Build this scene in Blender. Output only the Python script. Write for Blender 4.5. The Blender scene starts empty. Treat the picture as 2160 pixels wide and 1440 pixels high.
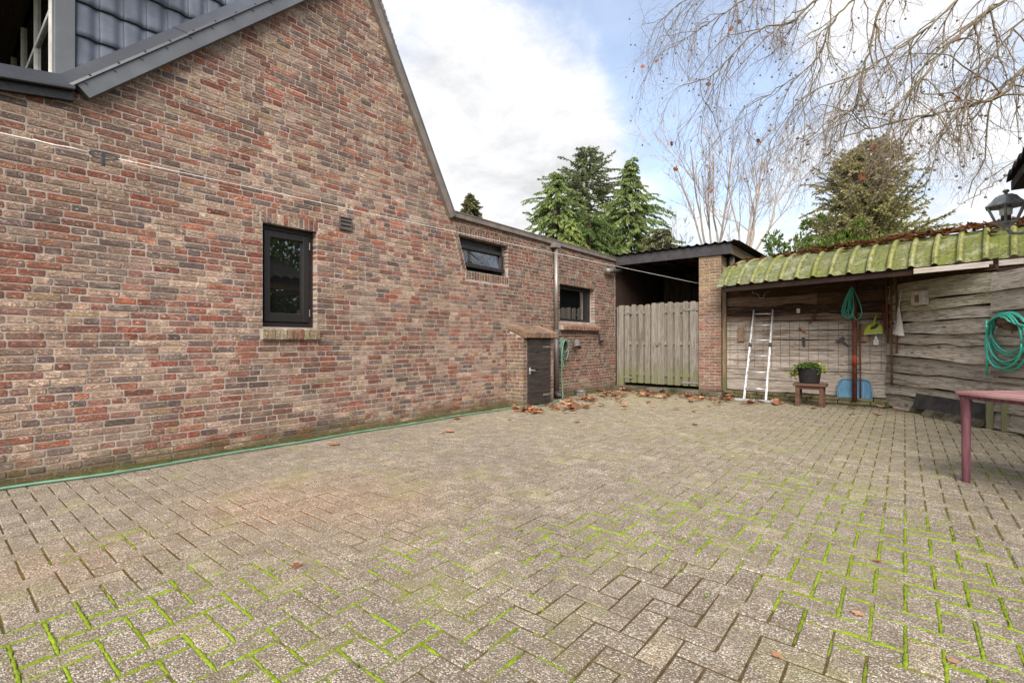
import bpy, math, random
from mathutils import Vector, Matrix
R = math.radians
sc = bpy.context.scene

# ------------------------------------------------------------------ camera
TH = math.atan2(828.0, 1020.0)
CAM = Vector((5.25, 0.0, 1.095))
cam_d = bpy.data.cameras.new('camera'); cam_d.lens = 17.0; cam_d.sensor_width = 36.0
cam_d.clip_start = 0.05; cam_d.clip_end = 2000
cam = bpy.data.objects.new('camera', cam_d); sc.collection.objects.link(cam)
cam.location = CAM; cam.rotation_euler = (R(90), 0, TH); sc.camera = cam

# ------------------------------------------------------------------ light
EXPOSURE = 1.36
SUN_AZ = Vector((0.46, -0.70, 0.0)).normalized(); SUN_EL = R(40)     # soft sun high behind the camera
world = bpy.data.worlds.new('World'); sc.world = world; world.use_nodes = True
wn = world.node_tree; wn.nodes.clear(); wl = wn.links
def wnode(t, **k):
    n = wn.nodes.new(t)
    for a, b in k.items(): setattr(n, a, b)
    return n
w_out = wnode('ShaderNodeOutputWorld'); w_bg = wnode('ShaderNodeBackground'); w_bg.inputs[1].default_value = 0.12
sky = wnode('ShaderNodeTexSky', sky_type='NISHITA'); sky.sun_disc = False
sky.sun_elevation = SUN_EL; sky.sun_rotation = math.atan2(SUN_AZ.x, SUN_AZ.y)
sky.air_density = 1.0; sky.dust_density = 1.6; sky.ozone_density = 1.6
tc = wnode('ShaderNodeTexCoord')
sep = wnode('ShaderNodeSeparateXYZ'); wl.new(tc.outputs['Generated'], sep.inputs[0])
def wmath(op, a, b=None, c=None):
    n = wnode('ShaderNodeMath', operation=op)
    for i, v in enumerate((a, b, c)):
        if v is None: continue
        if isinstance(v, (int, float)): n.inputs[i].default_value = v
        else: wl.new(v, n.inputs[i])
    return n.outputs[0]
zz = wmath('ADD', wmath('ABSOLUTE', sep.outputs[2]), 0.30)
comb = wnode('ShaderNodeCombineXYZ')
wl.new(wmath('DIVIDE', sep.outputs[0], zz), comb.inputs[0]); wl.new(wmath('DIVIDE', sep.outputs[1], zz), comb.inputs[1])
def wnoise(scale, detail, rough, off):
    mp = wnode('ShaderNodeMapping'); mp.inputs['Location'].default_value = off
    wl.new(comb.outputs[0], mp.inputs[0])
    n = wnode('ShaderNodeTexNoise'); n.inputs['Scale'].default_value = scale; n.inputs['Detail'].default_value = detail
    n.inputs['Roughness'].default_value = rough; n.inputs['Distortion'].default_value = 0.25
    wl.new(mp.outputs[0], n.inputs[0]); return n.outputs[0]
n_big = wnoise(1.5, 3.0, 0.5, (3.1, 1.7, 0.0)); n_fine = wnoise(3.6, 9.0, 0.66, (7.3, 2.2, 1.0))
def sdir(px, py):
    a = (px-1080)/1020.0; b = (720-py)/1020.0
    return Vector((a*math.cos(TH)-math.sin(TH), a*math.sin(TH)+math.cos(TH), b)).normalized()
def lobe(v, width):                                                   # a cloud bank or a gap in one quarter of the sky
    d = wnode('ShaderNodeVectorMath', operation='DOT_PRODUCT'); wl.new(tc.outputs['Generated'], d.inputs[0]); d.inputs[1].default_value = v
    m = wnode('ShaderNodeMapRange', interpolation_type='SMOOTHSTEP'); wl.new(d.outputs['Value'], m.inputs[0])
    m.inputs[1].default_value = math.cos(R(width)); m.inputs[2].default_value = 1.0
    return m.outputs[0]
cf = wmath('ADD', wmath('MULTIPLY', n_big, 0.70), wmath('MULTIPLY', n_fine, 0.80))
cf = wmath('ADD', cf, wmath('MULTIPLY', lobe(sdir(1080, 330), 19), 0.42))
cf = wmath('ADD', cf, wmath('MULTIPLY', lobe(sdir(1290, -60), 15), -0.38))
cf = wmath('ADD', cf, wmath('MULTIPLY', lobe(sdir(1470, 210), 12), -0.46))
cf = wmath('ADD', cf, wmath('MULTIPLY', lobe(sdir(1950, 190), 20), 0.10))
cm = wnode('ShaderNodeMapRange', interpolation_type='SMOOTHSTEP'); wl.new(cf, cm.inputs[0])
cm.inputs[1].default_value = 0.50; cm.inputs[2].default_value = 1.02
cm.inputs[3].default_value = 0.30; cm.inputs[4].default_value = 1.0
ccol = wnode('ShaderNodeMapRange'); wl.new(n_fine, ccol.inputs[0]); ccol.inputs[1].default_value = 0.3; ccol.inputs[2].default_value = 0.7
ccol.inputs[3].default_value = 2.5; ccol.inputs[4].default_value = 4.1
cc = wnode('ShaderNodeCombineColor'); 
for i, k in enumerate((1.0, 1.005, 1.02)): wl.new(wmath('MULTIPLY', ccol.outputs[0], k), cc.inputs[i])
mixw = wnode('ShaderNodeMix', data_type='RGBA'); wl.new(cm.outputs[0], mixw.inputs[0])
wl.new(sky.outputs[0], mixw.inputs[6]); wl.new(cc.outputs[0], mixw.inputs[7])
wl.new(mixw.outputs[2], w_bg.inputs[0]); wl.new(w_bg.outputs[0], w_out.inputs[0])
sun_d = bpy.data.lights.new('sun', 'SUN'); sun_d.energy = 2.7; sun_d.angle = R(45); sun_d.color = (1.0, 0.95, 0.88)
sun = bpy.data.objects.new('sun', sun_d); sc.collection.objects.link(sun)
sd = Vector((SUN_AZ.x*math.cos(SUN_EL), SUN_AZ.y*math.cos(SUN_EL), math.sin(SUN_EL)))
sun.rotation_euler = sd.to_track_quat('Z', 'Y').to_euler(); sun.location = (8, -6, 12)
vs = sc.view_settings; vs.view_transform = 'Standard'; vs.look = 'None'; vs.exposure = EXPOSURE; vs.gamma = 1.0
vs.use_curve_mapping = False
sc.cycles.max_bounces = 8; sc.cycles.transparent_max_bounces = 16
sc.cycles.use_denoising = True

# ------------------------------------------------------------------ helpers
def C(r, g, b, k=1.0):
    def l(v):
        v /= 255.0
        return (v/12.92 if v <= .04045 else ((v+.055)/1.055)**2.4)*k
    return (l(r), l(g), l(b), 1.0)
def mixc(a, b, t): return tuple(a[i]*(1-t)+b[i]*t for i in range(3)) + (1.0,)
def scl(a, k): return (a[0]*k, a[1]*k, a[2]*k, 1.0)
def proj(p):
    x, y, z = p[0]-CAM.x, p[1]-CAM.y, p[2]-CAM.z
    xc = x*math.cos(TH)+y*math.sin(TH); zc = -x*math.sin(TH)+y*math.cos(TH)
    if zc < .05: return None
    return 1080+1020*xc/zc, 720-1020*z/zc, zc
def at(px, py, d):                                                    # world point at a given distance along a sight line
    a = (px-1080)/1020.0; b = (720-py)/1020.0
    return Vector((CAM.x+d*(a*math.cos(TH)-math.sin(TH)), d*(a*math.sin(TH)+math.cos(TH)), CAM.z+d*b))
def hsh(i, j, s=0):
    n = (i*374761393 + j*668265263 + s*974634777) & 0xffffffff
    n = ((n ^ (n >> 13))*1274126177) & 0xffffffff
    return ((n ^ (n >> 16)) & 0xffff)/65535.0
def vnoise(x, y, s=0):
    i, j = math.floor(x), math.floor(y); u, v = x-i, y-j
    u = u*u*(3-2*u); v = v*v*(3-2*v)
    return (hsh(i,j,s)*(1-u)+hsh(i+1,j,s)*u)*(1-v)+(hsh(i,j+1,s)*(1-u)+hsh(i+1,j+1,s)*u)*v
def fbm(x, y, s=0): return .55*vnoise(x,y,s)+.3*vnoise(2.1*x,2.1*y,s+1)+.15*vnoise(4.3*x,4.3*y,s+2)

ORG = {}
def org(o): return ORG.get(o.name, Vector((0,0,0))) if o else Vector((0,0,0))
class MB:
    def __init__(s): s.V = []; s.F = []; s.K = []
    def add(s, vs_, fs, col=None):
        b = len(s.V); s.V += [tuple(v) for v in vs_]; s.F += [tuple(i+b for i in f) for f in fs]
        s.K += [col or (1,1,1,1)]*len(vs_)
        return s
    def box(s, x0, x1, y0, y1, z0, z1, col=None):
        return s.add([(x0,y0,z0),(x1,y0,z0),(x1,y1,z0),(x0,y1,z0),(x0,y0,z1),(x1,y0,z1),(x1,y1,z1),(x0,y1,z1)],
              [(0,3,2,1),(4,5,6,7),(0,1,5,4),(1,2,6,5),(2,3,7,6),(3,0,4,7)], col)
    def obox(s, c, a, b, d, col=None):                                # centre and three half axes
        c, a, b, d = Vector(c), Vector(a), Vector(b), Vector(d)
        v = [c+sx*a+sy*b+sz*d for sz in (-1,1) for sx, sy in ((-1,-1),(1,-1),(1,1),(-1,1))]
        f = [(0,3,2,1),(4,5,6,7),(0,1,5,4),(1,2,6,5),(2,3,7,6),(3,0,4,7)]
        if a.cross(b).dot(d) < 0: f = [q[::-1] for q in f]
        return s.add(v, f, col)
    def tube(s, pts, rad, n=8, col=None, cap=True):
        pts = [Vector(p) for p in pts]; m = len(pts)
        if isinstance(rad, (int, float)): rad = [rad]*m
        t = (pts[1]-pts[0]).normalized(); up = Vector((0,0,1)) if abs(t.z) < .9 else Vector((1,0,0))
        x = t.cross(up).normalized(); vs_ = []
        for i in range(m):
            t = (pts[min(i+1,m-1)]-pts[max(i-1,0)])
            if t.length < 1e-9: t = Vector((0,0,1))
            t.normalize(); x = (x-t*x.dot(t))
            if x.length < 1e-6: x = t.orthogonal()
            x.normalize(); y = t.cross(x)
            for k in range(n):
                a = 2*math.pi*k/n; vs_.append(pts[i]+(x*math.cos(a)+y*math.sin(a))*rad[i])
        fs = [(i*n+k, i*n+(k+1)%n, (i+1)*n+(k+1)%n, (i+1)*n+k) for i in range(m-1) for k in range(n)]
        if cap and n > 2: fs += [tuple(range(n))[::-1], tuple(range((m-1)*n, m*n))]
        return s.add(vs_, fs, col)
    def lathe(s, prof, c, n=20, sx=1, sy=1, col=None, mat=None):
        vs_ = []
        for r, z in prof:
            for k in range(n):
                a = 2*math.pi*k/n; p = Vector((r*math.cos(a)*sx, r*math.sin(a)*sy, z))
                vs_.append((mat @ p if mat else p)+Vector(c))
        m = len(prof)
        fs = [(i*n+k, i*n+(k+1)%n, (i+1)*n+(k+1)%n, (i+1)*n+k) for i in range(m-1) for k in range(n)]
        fs += [tuple(range(n))[::-1], tuple(range((m-1)*n, m*n))]
        return s.add(vs_, fs, col)
    def sweep(s, poly, p0, p1, U, W, col=None):                       # polygon in the (U, W) plane swept from p0 to p1
        p0, p1, U, W = Vector(p0), Vector(p1), Vector(U), Vector(W); n = len(poly)
        vs_ = [p0+U*a+W*b for a, b in poly]+[p1+U*a+W*b for a, b in poly]
        fs = [(k, (k+1)%n, n+(k+1)%n, n+k) for k in range(n)]+[tuple(range(n))[::-1], tuple(range(n, 2*n))]
        return s.add(vs_, fs, col)
    def grid(s, fn, nu, nv, colfn=None):
        b = len(s.V)
        for i in range(nu+1):
            for j in range(nv+1):
                s.V.append(tuple(fn(i, j))); s.K.append(colfn(i, j) if colfn else (1,1,1,1))
        for i in range(nu):
            for j in range(nv):
                a = b+i*(nv+1)+j; s.F.append((a, a+nv+1, a+nv+2, a+1))
        return s
    def build(s, name, mat, parent=None, origin=None, smooth=False, bev=0, thick=0, rot=None, fix=True):
        o_ = Vector(origin) if origin is not None else org(parent)
        me = bpy.data.meshes.new(name)
        if rot is not None:
            inv = rot.inverted(); me.from_pydata([tuple(inv @ (Vector(v)-o_)) for v in s.V], [], s.F)
        else: me.from_pydata([(v[0]-o_.x, v[1]-o_.y, v[2]-o_.z) for v in s.V], [], s.F)
        ca = me.color_attributes.new('bc', 'FLOAT_COLOR', 'POINT')
        ca.data.foreach_set('color', [q for k in s.K for q in k])
        if fix:
            import bmesh
            bm = bmesh.new(); bm.from_mesh(me); bmesh.ops.recalc_face_normals(bm, faces=bm.faces); bm.to_mesh(me); bm.free()
        if smooth: me.polygons.foreach_set('use_smooth', [True]*len(me.polygons))
        me.materials.append(mat); me.update()
        o = bpy.data.objects.new(name, me); sc.collection.objects.link(o)
        if parent: o.parent = parent
        o.location = o_-org(parent)
        if rot is not None: o.rotation_euler = rot.to_euler()
        ORG[o.name] = o_
        if thick: 
            m = o.modifiers.new('solid', 'SOLIDIFY'); m.thickness = thick; m.offset = 0
        if bev:
            m = o.modifiers.new('bevel', 'BEVEL'); m.width = bev; m.segments = 2; m.limit_method = 'ANGLE'; m.angle_limit = R(40)
        return o
def thing(name, label, cat, loc, group=None):
    o = bpy.data.objects.new(name, None); sc.collection.objects.link(o); o.location = loc; ORG[o.name] = Vector(loc)
    o.empty_display_size = .1
    return tag(o, label, cat, group)
def tag(o, label=None, cat=None, group=None, kind=None):
    if label: o['label'] = label
    if cat: o['category'] = cat
    if group: o['group'] = group
    if kind: o['kind'] = kind
    return o

# ------------------------------------------------------------------ materials
class NT:
    def __init__(s, name):
        s.m = bpy.data.materials.new(name); s.m.use_nodes = True; s.t = s.m.node_tree; s.t.nodes.clear()
        s.out = s.n('ShaderNodeOutputMaterial'); s.b = s.n('ShaderNodeBsdfPrincipled'); s.l(s.b.outputs[0], s.out.inputs[0])
        s.pos = None
    def n(s, t, **k):
        q = s.t.nodes.new(t)
        for a, b in k.items(): setattr(q, a, b)
        return q
    def l(s, a, b): s.t.links.new(a, b)
    def set(s, i, v):
        if isinstance(v, (int, float, tuple)): i.default_value = v
        else: s.l(v, i)
    def math(s, op, a, b=None, c=None, clamp=False):
        q = s.n('ShaderNodeMath', operation=op, use_clamp=clamp)
        for i, v in enumerate((a, b, c)):
            if v is not None: s.set(q.inputs[i], v)
        return q.outputs[0]
    def coord(s, kind='pos', scale=(1,1,1)):
        if kind == 'pos': o = s.n('ShaderNodeNewGeometry').outputs['Position']
        else: o = s.n('ShaderNodeTexCoord').outputs['Object']
        m = s.n('ShaderNodeMapping'); m.inputs['Scale'].default_value = scale; s.l(o, m.inputs[0]); return m.outputs[0]
    def noise(s, vec, scale, detail=4, rough=.55, dist=0):
        q = s.n('ShaderNodeTexNoise'); s.l(vec, q.inputs[0]); q.inputs['Scale'].default_value = scale
        q.inputs['Detail'].default_value = detail; q.inputs['Roughness'].default_value = rough; q.inputs['Distortion'].default_value = dist
        return q.outputs[0]
    def ramp(s, f, a, b, lo=0., hi=1., smooth=True):
        q = s.n('ShaderNodeMapRange', interpolation_type='SMOOTHSTEP' if smooth else 'LINEAR'); s.set(q.inputs[0], f)
        q.inputs[1].default_value = a; q.inputs[2].default_value = b; q.inputs[3].default_value = lo; q.inputs[4].default_value = hi
        return q.outputs[0]
    def mix(s, f, a, b, bt='MIX'):
        q = s.n('ShaderNodeMix', data_type='RGBA', blend_type=bt); s.set(q.inputs[0], f); s.set(q.inputs[6], a); s.set(q.inputs[7], b)
        return q.outputs[2]
    def attr(s): return s.n('ShaderNodeAttribute', attribute_name='bc').outputs[0]
    def objcol(s): return s.n('ShaderNodeObjectInfo').outputs['Color']
    def rnd(s): return s.n('ShaderNodeObjectInfo').outputs['Random']
    def sepz(s, what=2):
        q = s.n('ShaderNodeSeparateXYZ'); s.l(s.n('ShaderNodeNewGeometry').outputs['Position'], q.inputs[0]); return q.outputs[what]
    def bump(s, h, strength=.5, dist=.01):
        q = s.n('ShaderNodeBump'); s.l(h, q.inputs['Height']); q.inputs['Strength'].default_value = strength; q.inputs['Distance'].default_value = dist
        s.l(q.outputs[0], s.b.inputs['Normal'])
    def done(s, col, rough=.8, spec=.3, metal=0.):
        s.set(s.b.inputs['Base Color'], col); s.set(s.b.inputs['Roughness'], rough)
        s.b.inputs['Specular IOR Level'].default_value = spec; s.b.inputs['Metallic'].default_value = metal
        return s.m
def plain(name, c1, c2=None, scale=8, rough=.6, spec=.3, metal=0., bump=0., bscale=60, kind='pos', stretch=(1,1,1), lo=.35, hi=.65):
    t = NT(name); v = t.coord(kind, stretch); n = t.noise(v, scale, 6, .6)
    col = t.mix(t.ramp(n, lo, hi), c1, c2 or scl(c1, .7))
    if bump: t.bump(t.noise(v, bscale, 5, .6), bump, .004)
    return t.done(col, t.ramp(n, .3, .7, rough-.08, rough+.08), spec, metal)

def brick_mat(name, src):
    t = NT(name); base = t.attr() if src == 'attr' else t.objcol()
    v = t.coord('pos', (1,1,2.3))
    wv_ = t.coord('pos', (1,1,1.9)); fold = t.noise(wv_, 15, 4, .6, 2.6); fine = t.noise(v, 120, 4, .65); tone = t.noise(v, 5.5, 2, .5)
    crease = t.math('ABSOLUTE', t.math('SUBTRACT', fold, .5))
    blotch = t.noise(t.coord('pos', (1,1,1.3)), 11, 2, .5, .6)
    c = t.mix(t.ramp(blotch, .53, .63, 0, .5), base, C(128, 114, 106, .95))
    c = t.mix(t.ramp(blotch, .35, .44, .42, 0), c, C(196, 164, 142, .95))
    c = t.mix(t.ramp(crease, .0, .045, .72, 0), c, (.055,.042,.037,1))  # fold creases darkened, their shade put into the colour
    c = t.mix(t.ramp(fold, .54, .66, 0, .38), c, C(216, 196, 176))  # pale sand tone and fold highlight, both put into the colour
    c = t.mix(t.ramp(fine, .3, .5, .30, 0), c, C(96, 78, 68, .7))
    c = t.mix(t.ramp(tone, .35, .65, .18, 0), c, C(84, 72, 64))
    c = t.mix(t.ramp(t.noise(t.coord('pos', (1,1,.6)), .9, 4, .6), .38, .62, .34, 0), c, C(92, 74, 62))
    # lime bloom in drifts, algae on the damp lowest courses
    c = t.mix(t.ramp(t.noise(v, 1.3, 5, .6), .54, .70, 0, .42), c, C(186, 170, 152))
    dz = t.math('ADD', t.sepz(), t.math('MULTIPLY', t.noise(v, 3.5, 4), -.42))
    c = t.mix(t.ramp(dz, -.19, -.03, .62, 0), c, C(104, 98, 62, .85))
    t.bump(t.math('ADD', t.ramp(crease, 0, .12), t.math('MULTIPLY', fine, .5)), .9, .010)
    return t.done(c, .92, .15)
M_brick = brick_mat('brick_joined', 'attr'); M_brick1 = brick_mat('brick_single', 'obj')
def mortar():
    t = NT('mortar'); v = t.coord()
    c = t.mix(t.ramp(t.noise(v, 5, 5), .35, .65), C(172,159,149), C(148,137,128))
    c = t.mix(t.ramp(t.noise(v, 170, 3), .35, .6, .4, 0), c, C(120,108,96))
    dz = t.math('ADD', t.sepz(), t.math('MULTIPLY', t.noise(v, 3.5, 4), -.42))
    c = t.mix(t.ramp(dz, -.17, .02, .75, 0), c, C(86,84,46,.75))
    t.bump(t.noise(v, 160, 4), .6, .004); return t.done(c, .95, .1)
M_mortar = mortar()
def paver_mat(name, src):
    t = NT(name); base = t.attr() if src == 'attr' else t.mix(1.0, t.objcol(), t.attr(), 'MULTIPLY')
    v = t.coord()
    vo = t.n('ShaderNodeTexVoronoi'); t.l(v, vo.inputs['Vector']); vo.inputs['Scale'].default_value = 180
    cell = t.n('ShaderNodeSeparateColor'); t.l(vo.outputs['Color'], cell.inputs[0])
    c = t.mix(t.ramp(cell.outputs[0], .08, .42, .85, 0), base, C(86,76,66,.85))
    c = t.mix(t.ramp(cell.outputs[1], .64, .82, 0, .72), c, C(234,224,206))
    c = t.mix(t.ramp(cell.outputs[2], .78, .95, 0, .5), c, C(150,104,76))
    c = t.mix(t.ramp(vo.outputs['Distance'], .25, .75, 0, .6), c, C(92,82,72,.9))
    c = t.mix(t.ramp(t.noise(v, 7, 6, .7), .40, .62, .42, 0), c, C(100,88,68,.9))
    c = t.mix(t.ramp(t.noise(v, 1.1, 5, .6), .40, .62, .22, 0), c, C(112,102,88))
    c = t.mix(t.ramp(t.noise(v, 2.3, 6, .6), .52, .66, 0, .36), c, C(142,138,88,.9))
    li = t.noise(v, 14, 3, .5)
    c = t.mix(t.ramp(li, .735, .76, 0, .6), c, C(205,203,180))
    h = t.math('SUBTRACT', 1.0, vo.outputs['Distance'])
    t.bump(h, .75, .006); return t.done(c, .88, .25)
M_paver = paver_mat('paver_joined', 'attr'); M_paver1 = paver_mat('paver_single', 'obj')
def joint():
    t = NT('joint_sand'); v = t.coord()
    c = t.mix(t.ramp(t.noise(v, 60, 4), .35, .6, .55, 0), t.attr(), C(58,48,34,.7))
    t.bump(t.noise(v, 200, 4), .8, .006); return t.done(c, .95, .1)
M_joint = joint()
def mossm():
    t = NT('moss'); v = t.coord()
    c = t.mix(t.ramp(t.noise(v, 160, 3), .35, .7, 0, .6), t.attr(), scl(C(150,168,54), .85))
    c = t.mix(t.ramp(t.noise(v, 70, 3), .3, .55, .5, 0), c, C(84,88,34,.7))
    t.bump(t.noise(v, 420, 3), 1., .006); return t.done(c, .95, .1)
M_moss = mossm()
def wood(name, c1, c2, dark, axis=0, dk=.5, green=None, gz=0, src=None, fine=1.0):
    t = NT(name); st = [9, 9, 9]; st[axis] = .8
    oc = t.n('ShaderNodeTexCoord').outputs['Object']; mp = t.n('ShaderNodeMapping'); mp.inputs['Scale'].default_value = st; t.l(oc, mp.inputs[0])
    ad = t.n('ShaderNodeVectorMath', operation='ADD'); t.l(mp.outputs[0], ad.inputs[0])
    cr = t.n('ShaderNodeCombineXYZ'); t.l(t.math('MULTIPLY', t.rnd(), 37.), cr.inputs[0]); t.l(t.math('MULTIPLY', t.rnd(), 61.), cr.inputs[2]); t.l(cr.outputs[0], ad.inputs[1])
    v = ad.outputs[0]
    g1 = t.noise(v, 3.2*fine, 6, .65, .6); g2 = t.noise(v, 1.0, 4, .6, .8); g3 = t.noise(v, 9*fine, 4, .6, .3)
    c = t.mix(t.ramp(g1, .32, .66), c1, c2)
    c = t.mix(t.ramp(g3, .36, .47, dk, 0), c, dark)
    c = t.mix(t.ramp(g2, .57, .68, 0, dk), c, dark)
    c = t.mix(t.ramp(t.rnd(), 0, 1, .25, 0, False), c, dark)
    kv = t.n('ShaderNodeTexVoronoi'); ks = [3.2, 3.2, 6.5]; ks[axis] = 2.0; t.l(t.coord('obj', tuple(ks)), kv.inputs['Vector']); kv.inputs['Scale'].default_value = 1.0
    c = t.mix(t.ramp(kv.outputs['Distance'], .05, .13, .8, 0), c, scl(dark, .6))
    if src: c = t.mix(1.0, c, t.objcol(), 'MULTIPLY')
    if green:
        zf = t.math('ADD', t.sepz(), t.math('MULTIPLY', t.noise(t.coord(), 2.2, 4), -.9))
        c = t.mix(t.ramp(zf, -.45+gz, .18+gz, .8, 0), c, green)
    t.bump(t.math('ADD', g3, g1), .8, .010); return t.done(c, .85, .2)
M_plank = wood('grey_plank', C(188,177,166), C(152,141,130), C(88,73,63), 0, .68, src=1)
M_plankR = wood('grey_plank_side', C(202,194,182), C(160,150,137), C(86,72,60), 0, .74, src=1)
M_darkplank = wood('tarred_plank', C(72,54,44,.6), C(34,25,20,.6), C(168,136,108,.7), 0, .5, src=1)
M_gate = wood('gate_board', C(150,142,131,.88), C(122,114,104,.88), C(76,67,59,.88), 2, .45, green=C(112,112,76,.85), gz=.16)
M_post = wood('old_post', C(150,132,104,.8), C(120,104,80,.8), C(70,58,44,.8), 2, .5, green=C(100,104,60,.8), gz=.1)
M_bench = wood('brown_wood', C(124,92,76,.8), C(98,72,60,.8), C(60,44,38,.8), 0, .4)
M_block = wood('wood_block', C(168,140,112,.8), C(140,114,90,.8), C(84,64,48,.8), 2, .4)
M_beam = wood('dark_beam', C(74,54,46,.8), C(52,38,32,.8), C(30,22,18,.8), 0, .4)
M_whiteboard = wood('pale_board', C(214,206,196,.95), C(186,174,160,.95), C(130,112,96), 0, .35)
M_handle = wood('tool_handle', C(140,104,76,.8), C(112,80,58,.8), C(70,50,36,.8), 2, .3)
M_door = wood('black_door', C(84,74,70,.7), C(62,54,51,.7), C(38,32,30,.7), 1, .5)
M_fence = wood('shed_fence', C(110,96,80,.8), C(86,74,62,.8), C(56,46,38,.8), 2, .4)
M_black = plain('black_frame', C(44,38,36,.7), C(32,28,27,.7), 20, .42, .5)
M_grey = plain('grey_sheet_metal', C(104,106,110,.85), C(90,92,96,.85), 3, .42, .5, bump=.05)
M_dark = plain('dark_sheet_metal', C(66,68,74,.8), C(54,56,62,.8), 4, .38, .5)
M_tile = plain('slate_grey_tile', C(106,112,124,.8), C(96,102,113,.8), 6, .85, .15)
M_taupe = plain('taupe_trim', C(124,114,106,.85), C(106,97,90,.85), 5, .5, .4)
M_fascia = plain('black_painted_fascia', C(72,68,70,.75), C(56,52,54,.75), 6, .6, .4, bump=.2)
M_zinc = plain('zinc', C(156,150,144,.85), C(118,112,106,.85), 9, .45, .5, metal=.35, stretch=(1,1,.25))
M_pvc = plain('grey_plastic_pipe', C(92,84,80,.8), C(74,67,64,.8), 6, .5, .4)
M_alu = plain('aluminium', C(214,214,214,.9), C(170,168,166,.9), 14, .38, .5, metal=.55)
M_steel = plain('steel', C(176,172,168,.9), C(120,116,112,.9), 12, .35, .5, metal=.6)
M_wire = plain('rusty_wire', C(104,88,78,.8), C(84,66,56,.8), 10, .7, .3)
M_rope = plain('white_rope', C(226,220,212), C(196,188,180), 80, .8, .2)
M_rust = plain('rusty_iron', C(128,72,54,.8), C(92,54,44,.8), 7, .75, .3, bump=.3)
M_redband = plain('red_lead_paint', C(170,72,44,.8), C(140,60,42,.8), 9, .7, .3)
M_bowlrust = plain('rusted_basket', C(136,120,110,.8), C(96,64,50,.8), 12, .8, .2, bump=.4)
M_hose = plain('green_hose', C(112,154,130,.8), C(90,130,108,.8), 5, .42, .5)
M_hose3 = plain('faded_green_hose', C(118,142,124,.75), C(94,116,102,.75), 5, .5, .4)
M_hose2 = plain('teal_hose', C(72,184,160,.88), C(56,164,140,.88), 5, .35, .5)
M_lime = plain('lime_plastic', C(178,190,36,.85), C(160,172,30,.85), 5, .4, .5)
M_darkgrey = plain('dark_grey_plastic', C(70,70,70,.7), C(52,52,52,.7), 20, .5, .4)
M_blue = plain('blue_plastic', C(96,146,176,.8), C(76,120,148,.8), 9, .5, .4, stretch=(6,1,.6))
M_white = plain('white_plastic', C(224,222,216,.95), C(196,192,184,.95), 9, .6, .3)
M_canvas = plain('white_canvas', C(218,212,202,.95), C(196,188,176,.95), 26, .9, .1, bump=.3)
M_pot = plain('black_pot', C(52,50,52,.7), C(38,37,39,.7), 20, .55, .4)
M_table = plain('faded_maroon_plastic', C(172,130,128,.9), C(146,100,100,.9), 6, .55, .35, stretch=(1,1,.4))
M_tableleg = plain('maroon_plastic', C(136,92,98,.85), C(104,62,72,.85), 4, .5, .35, stretch=(8,8,.7))
M_lamp = plain('lantern_metal', C(140,142,140,.85), C(98,100,100,.8), 16, .5, .4, bump=.2)
M_bulb = plain('white_glass_bulb', C(226,222,214), C(206,202,194), 6, .3, .5)
M_rubber = plain('dark_fibre_sheet', C(78,74,72,.8), C(60,57,56,.8), 6, .8, .2, bump=.2)
M_concrete = plain('mossy_concrete', C(120,112,98,.7), C(66,64,46,.7), 4, .95, .1, bump=.5)
M_soil = plain('garden_soil', C(90,86,56,.7), C(64,74,34,.7), .8, .95, .1, bump=.4, bscale=30)
M_plinth = plain('mossy_brick', C(128,122,92,.8), C(92,84,60,.8), 9, .95, .1, bump=.5)
M_tiledark = plain('old_dark_tile', C(58,50,46,.6), C(40,34,32,.6), 9, .8, .2, bump=.4)
M_orange = plain('orange_handle', C(188,110,60,.85), C(160,88,48,.85), 9, .6, .3)
def barkm(name, c1, c2):
    t = NT(name); v = t.coord('pos', (1,1,.5)); c = t.mix(t.ramp(t.noise(v, 7, 5), .35, .65), c1, c2)
    t.bump(t.noise(v, 30, 4), .4, .01); return t.done(c, .9, .15)
M_bark = barkm('bare_bark', C(140,124,109,.8), C(112,99,86,.8)); M_bark2 = barkm('plane_bark', C(132,116,94,.8), C(104,96,70,.75))
M_barkp = barkm('pale_bark', C(182,166,152,.9), C(152,137,122,.9)); M_barkd = barkm('conifer_bark', C(92,76,62,.7), C(70,60,46,.7)); M_barkfar = barkm('pale_far_bark', C(186,174,164,.8), C(160,148,136,.8))
def leafm(name, trans=.35, rough=.55, spec=.25):
    t = NT(name); c = t.mix(t.ramp(t.noise(t.coord(), 9, 3), .3, .7, .35, 0), t.attr(), (.02,.03,.008,1))
    m = t.done(c, rough, spec)
    tr = t.n('ShaderNodeBsdfTranslucent'); t.l(c, tr.inputs[0]); mx = t.n('ShaderNodeMixShader'); mx.inputs[0].default_value = trans
    t.l(t.b.outputs[0], mx.inputs[1]); t.l(tr.outputs[0], mx.inputs[2]); t.l(mx.outputs[0], t.out.inputs[0]); return m
M_leaf = leafm('foliage'); M_dry = leafm('dry_leaf', .2, .8, .1)
def glassm(name, ior=1.75):
    t = NT(name); t.b.inputs['IOR'].default_value = ior
    return t.done((.006,.007,.007,1), .015, .5)
M_pane = glassm('dark_window_glass', 2.7)
def clearg():
    t = NT('clear_glass'); t.b.inputs['Transmission Weight'].default_value = 1.0; t.b.inputs['IOR'].default_value = 1.05
    return t.done((.93,.94,.94,1), .05, .5)
M_clear = clearg()
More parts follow.
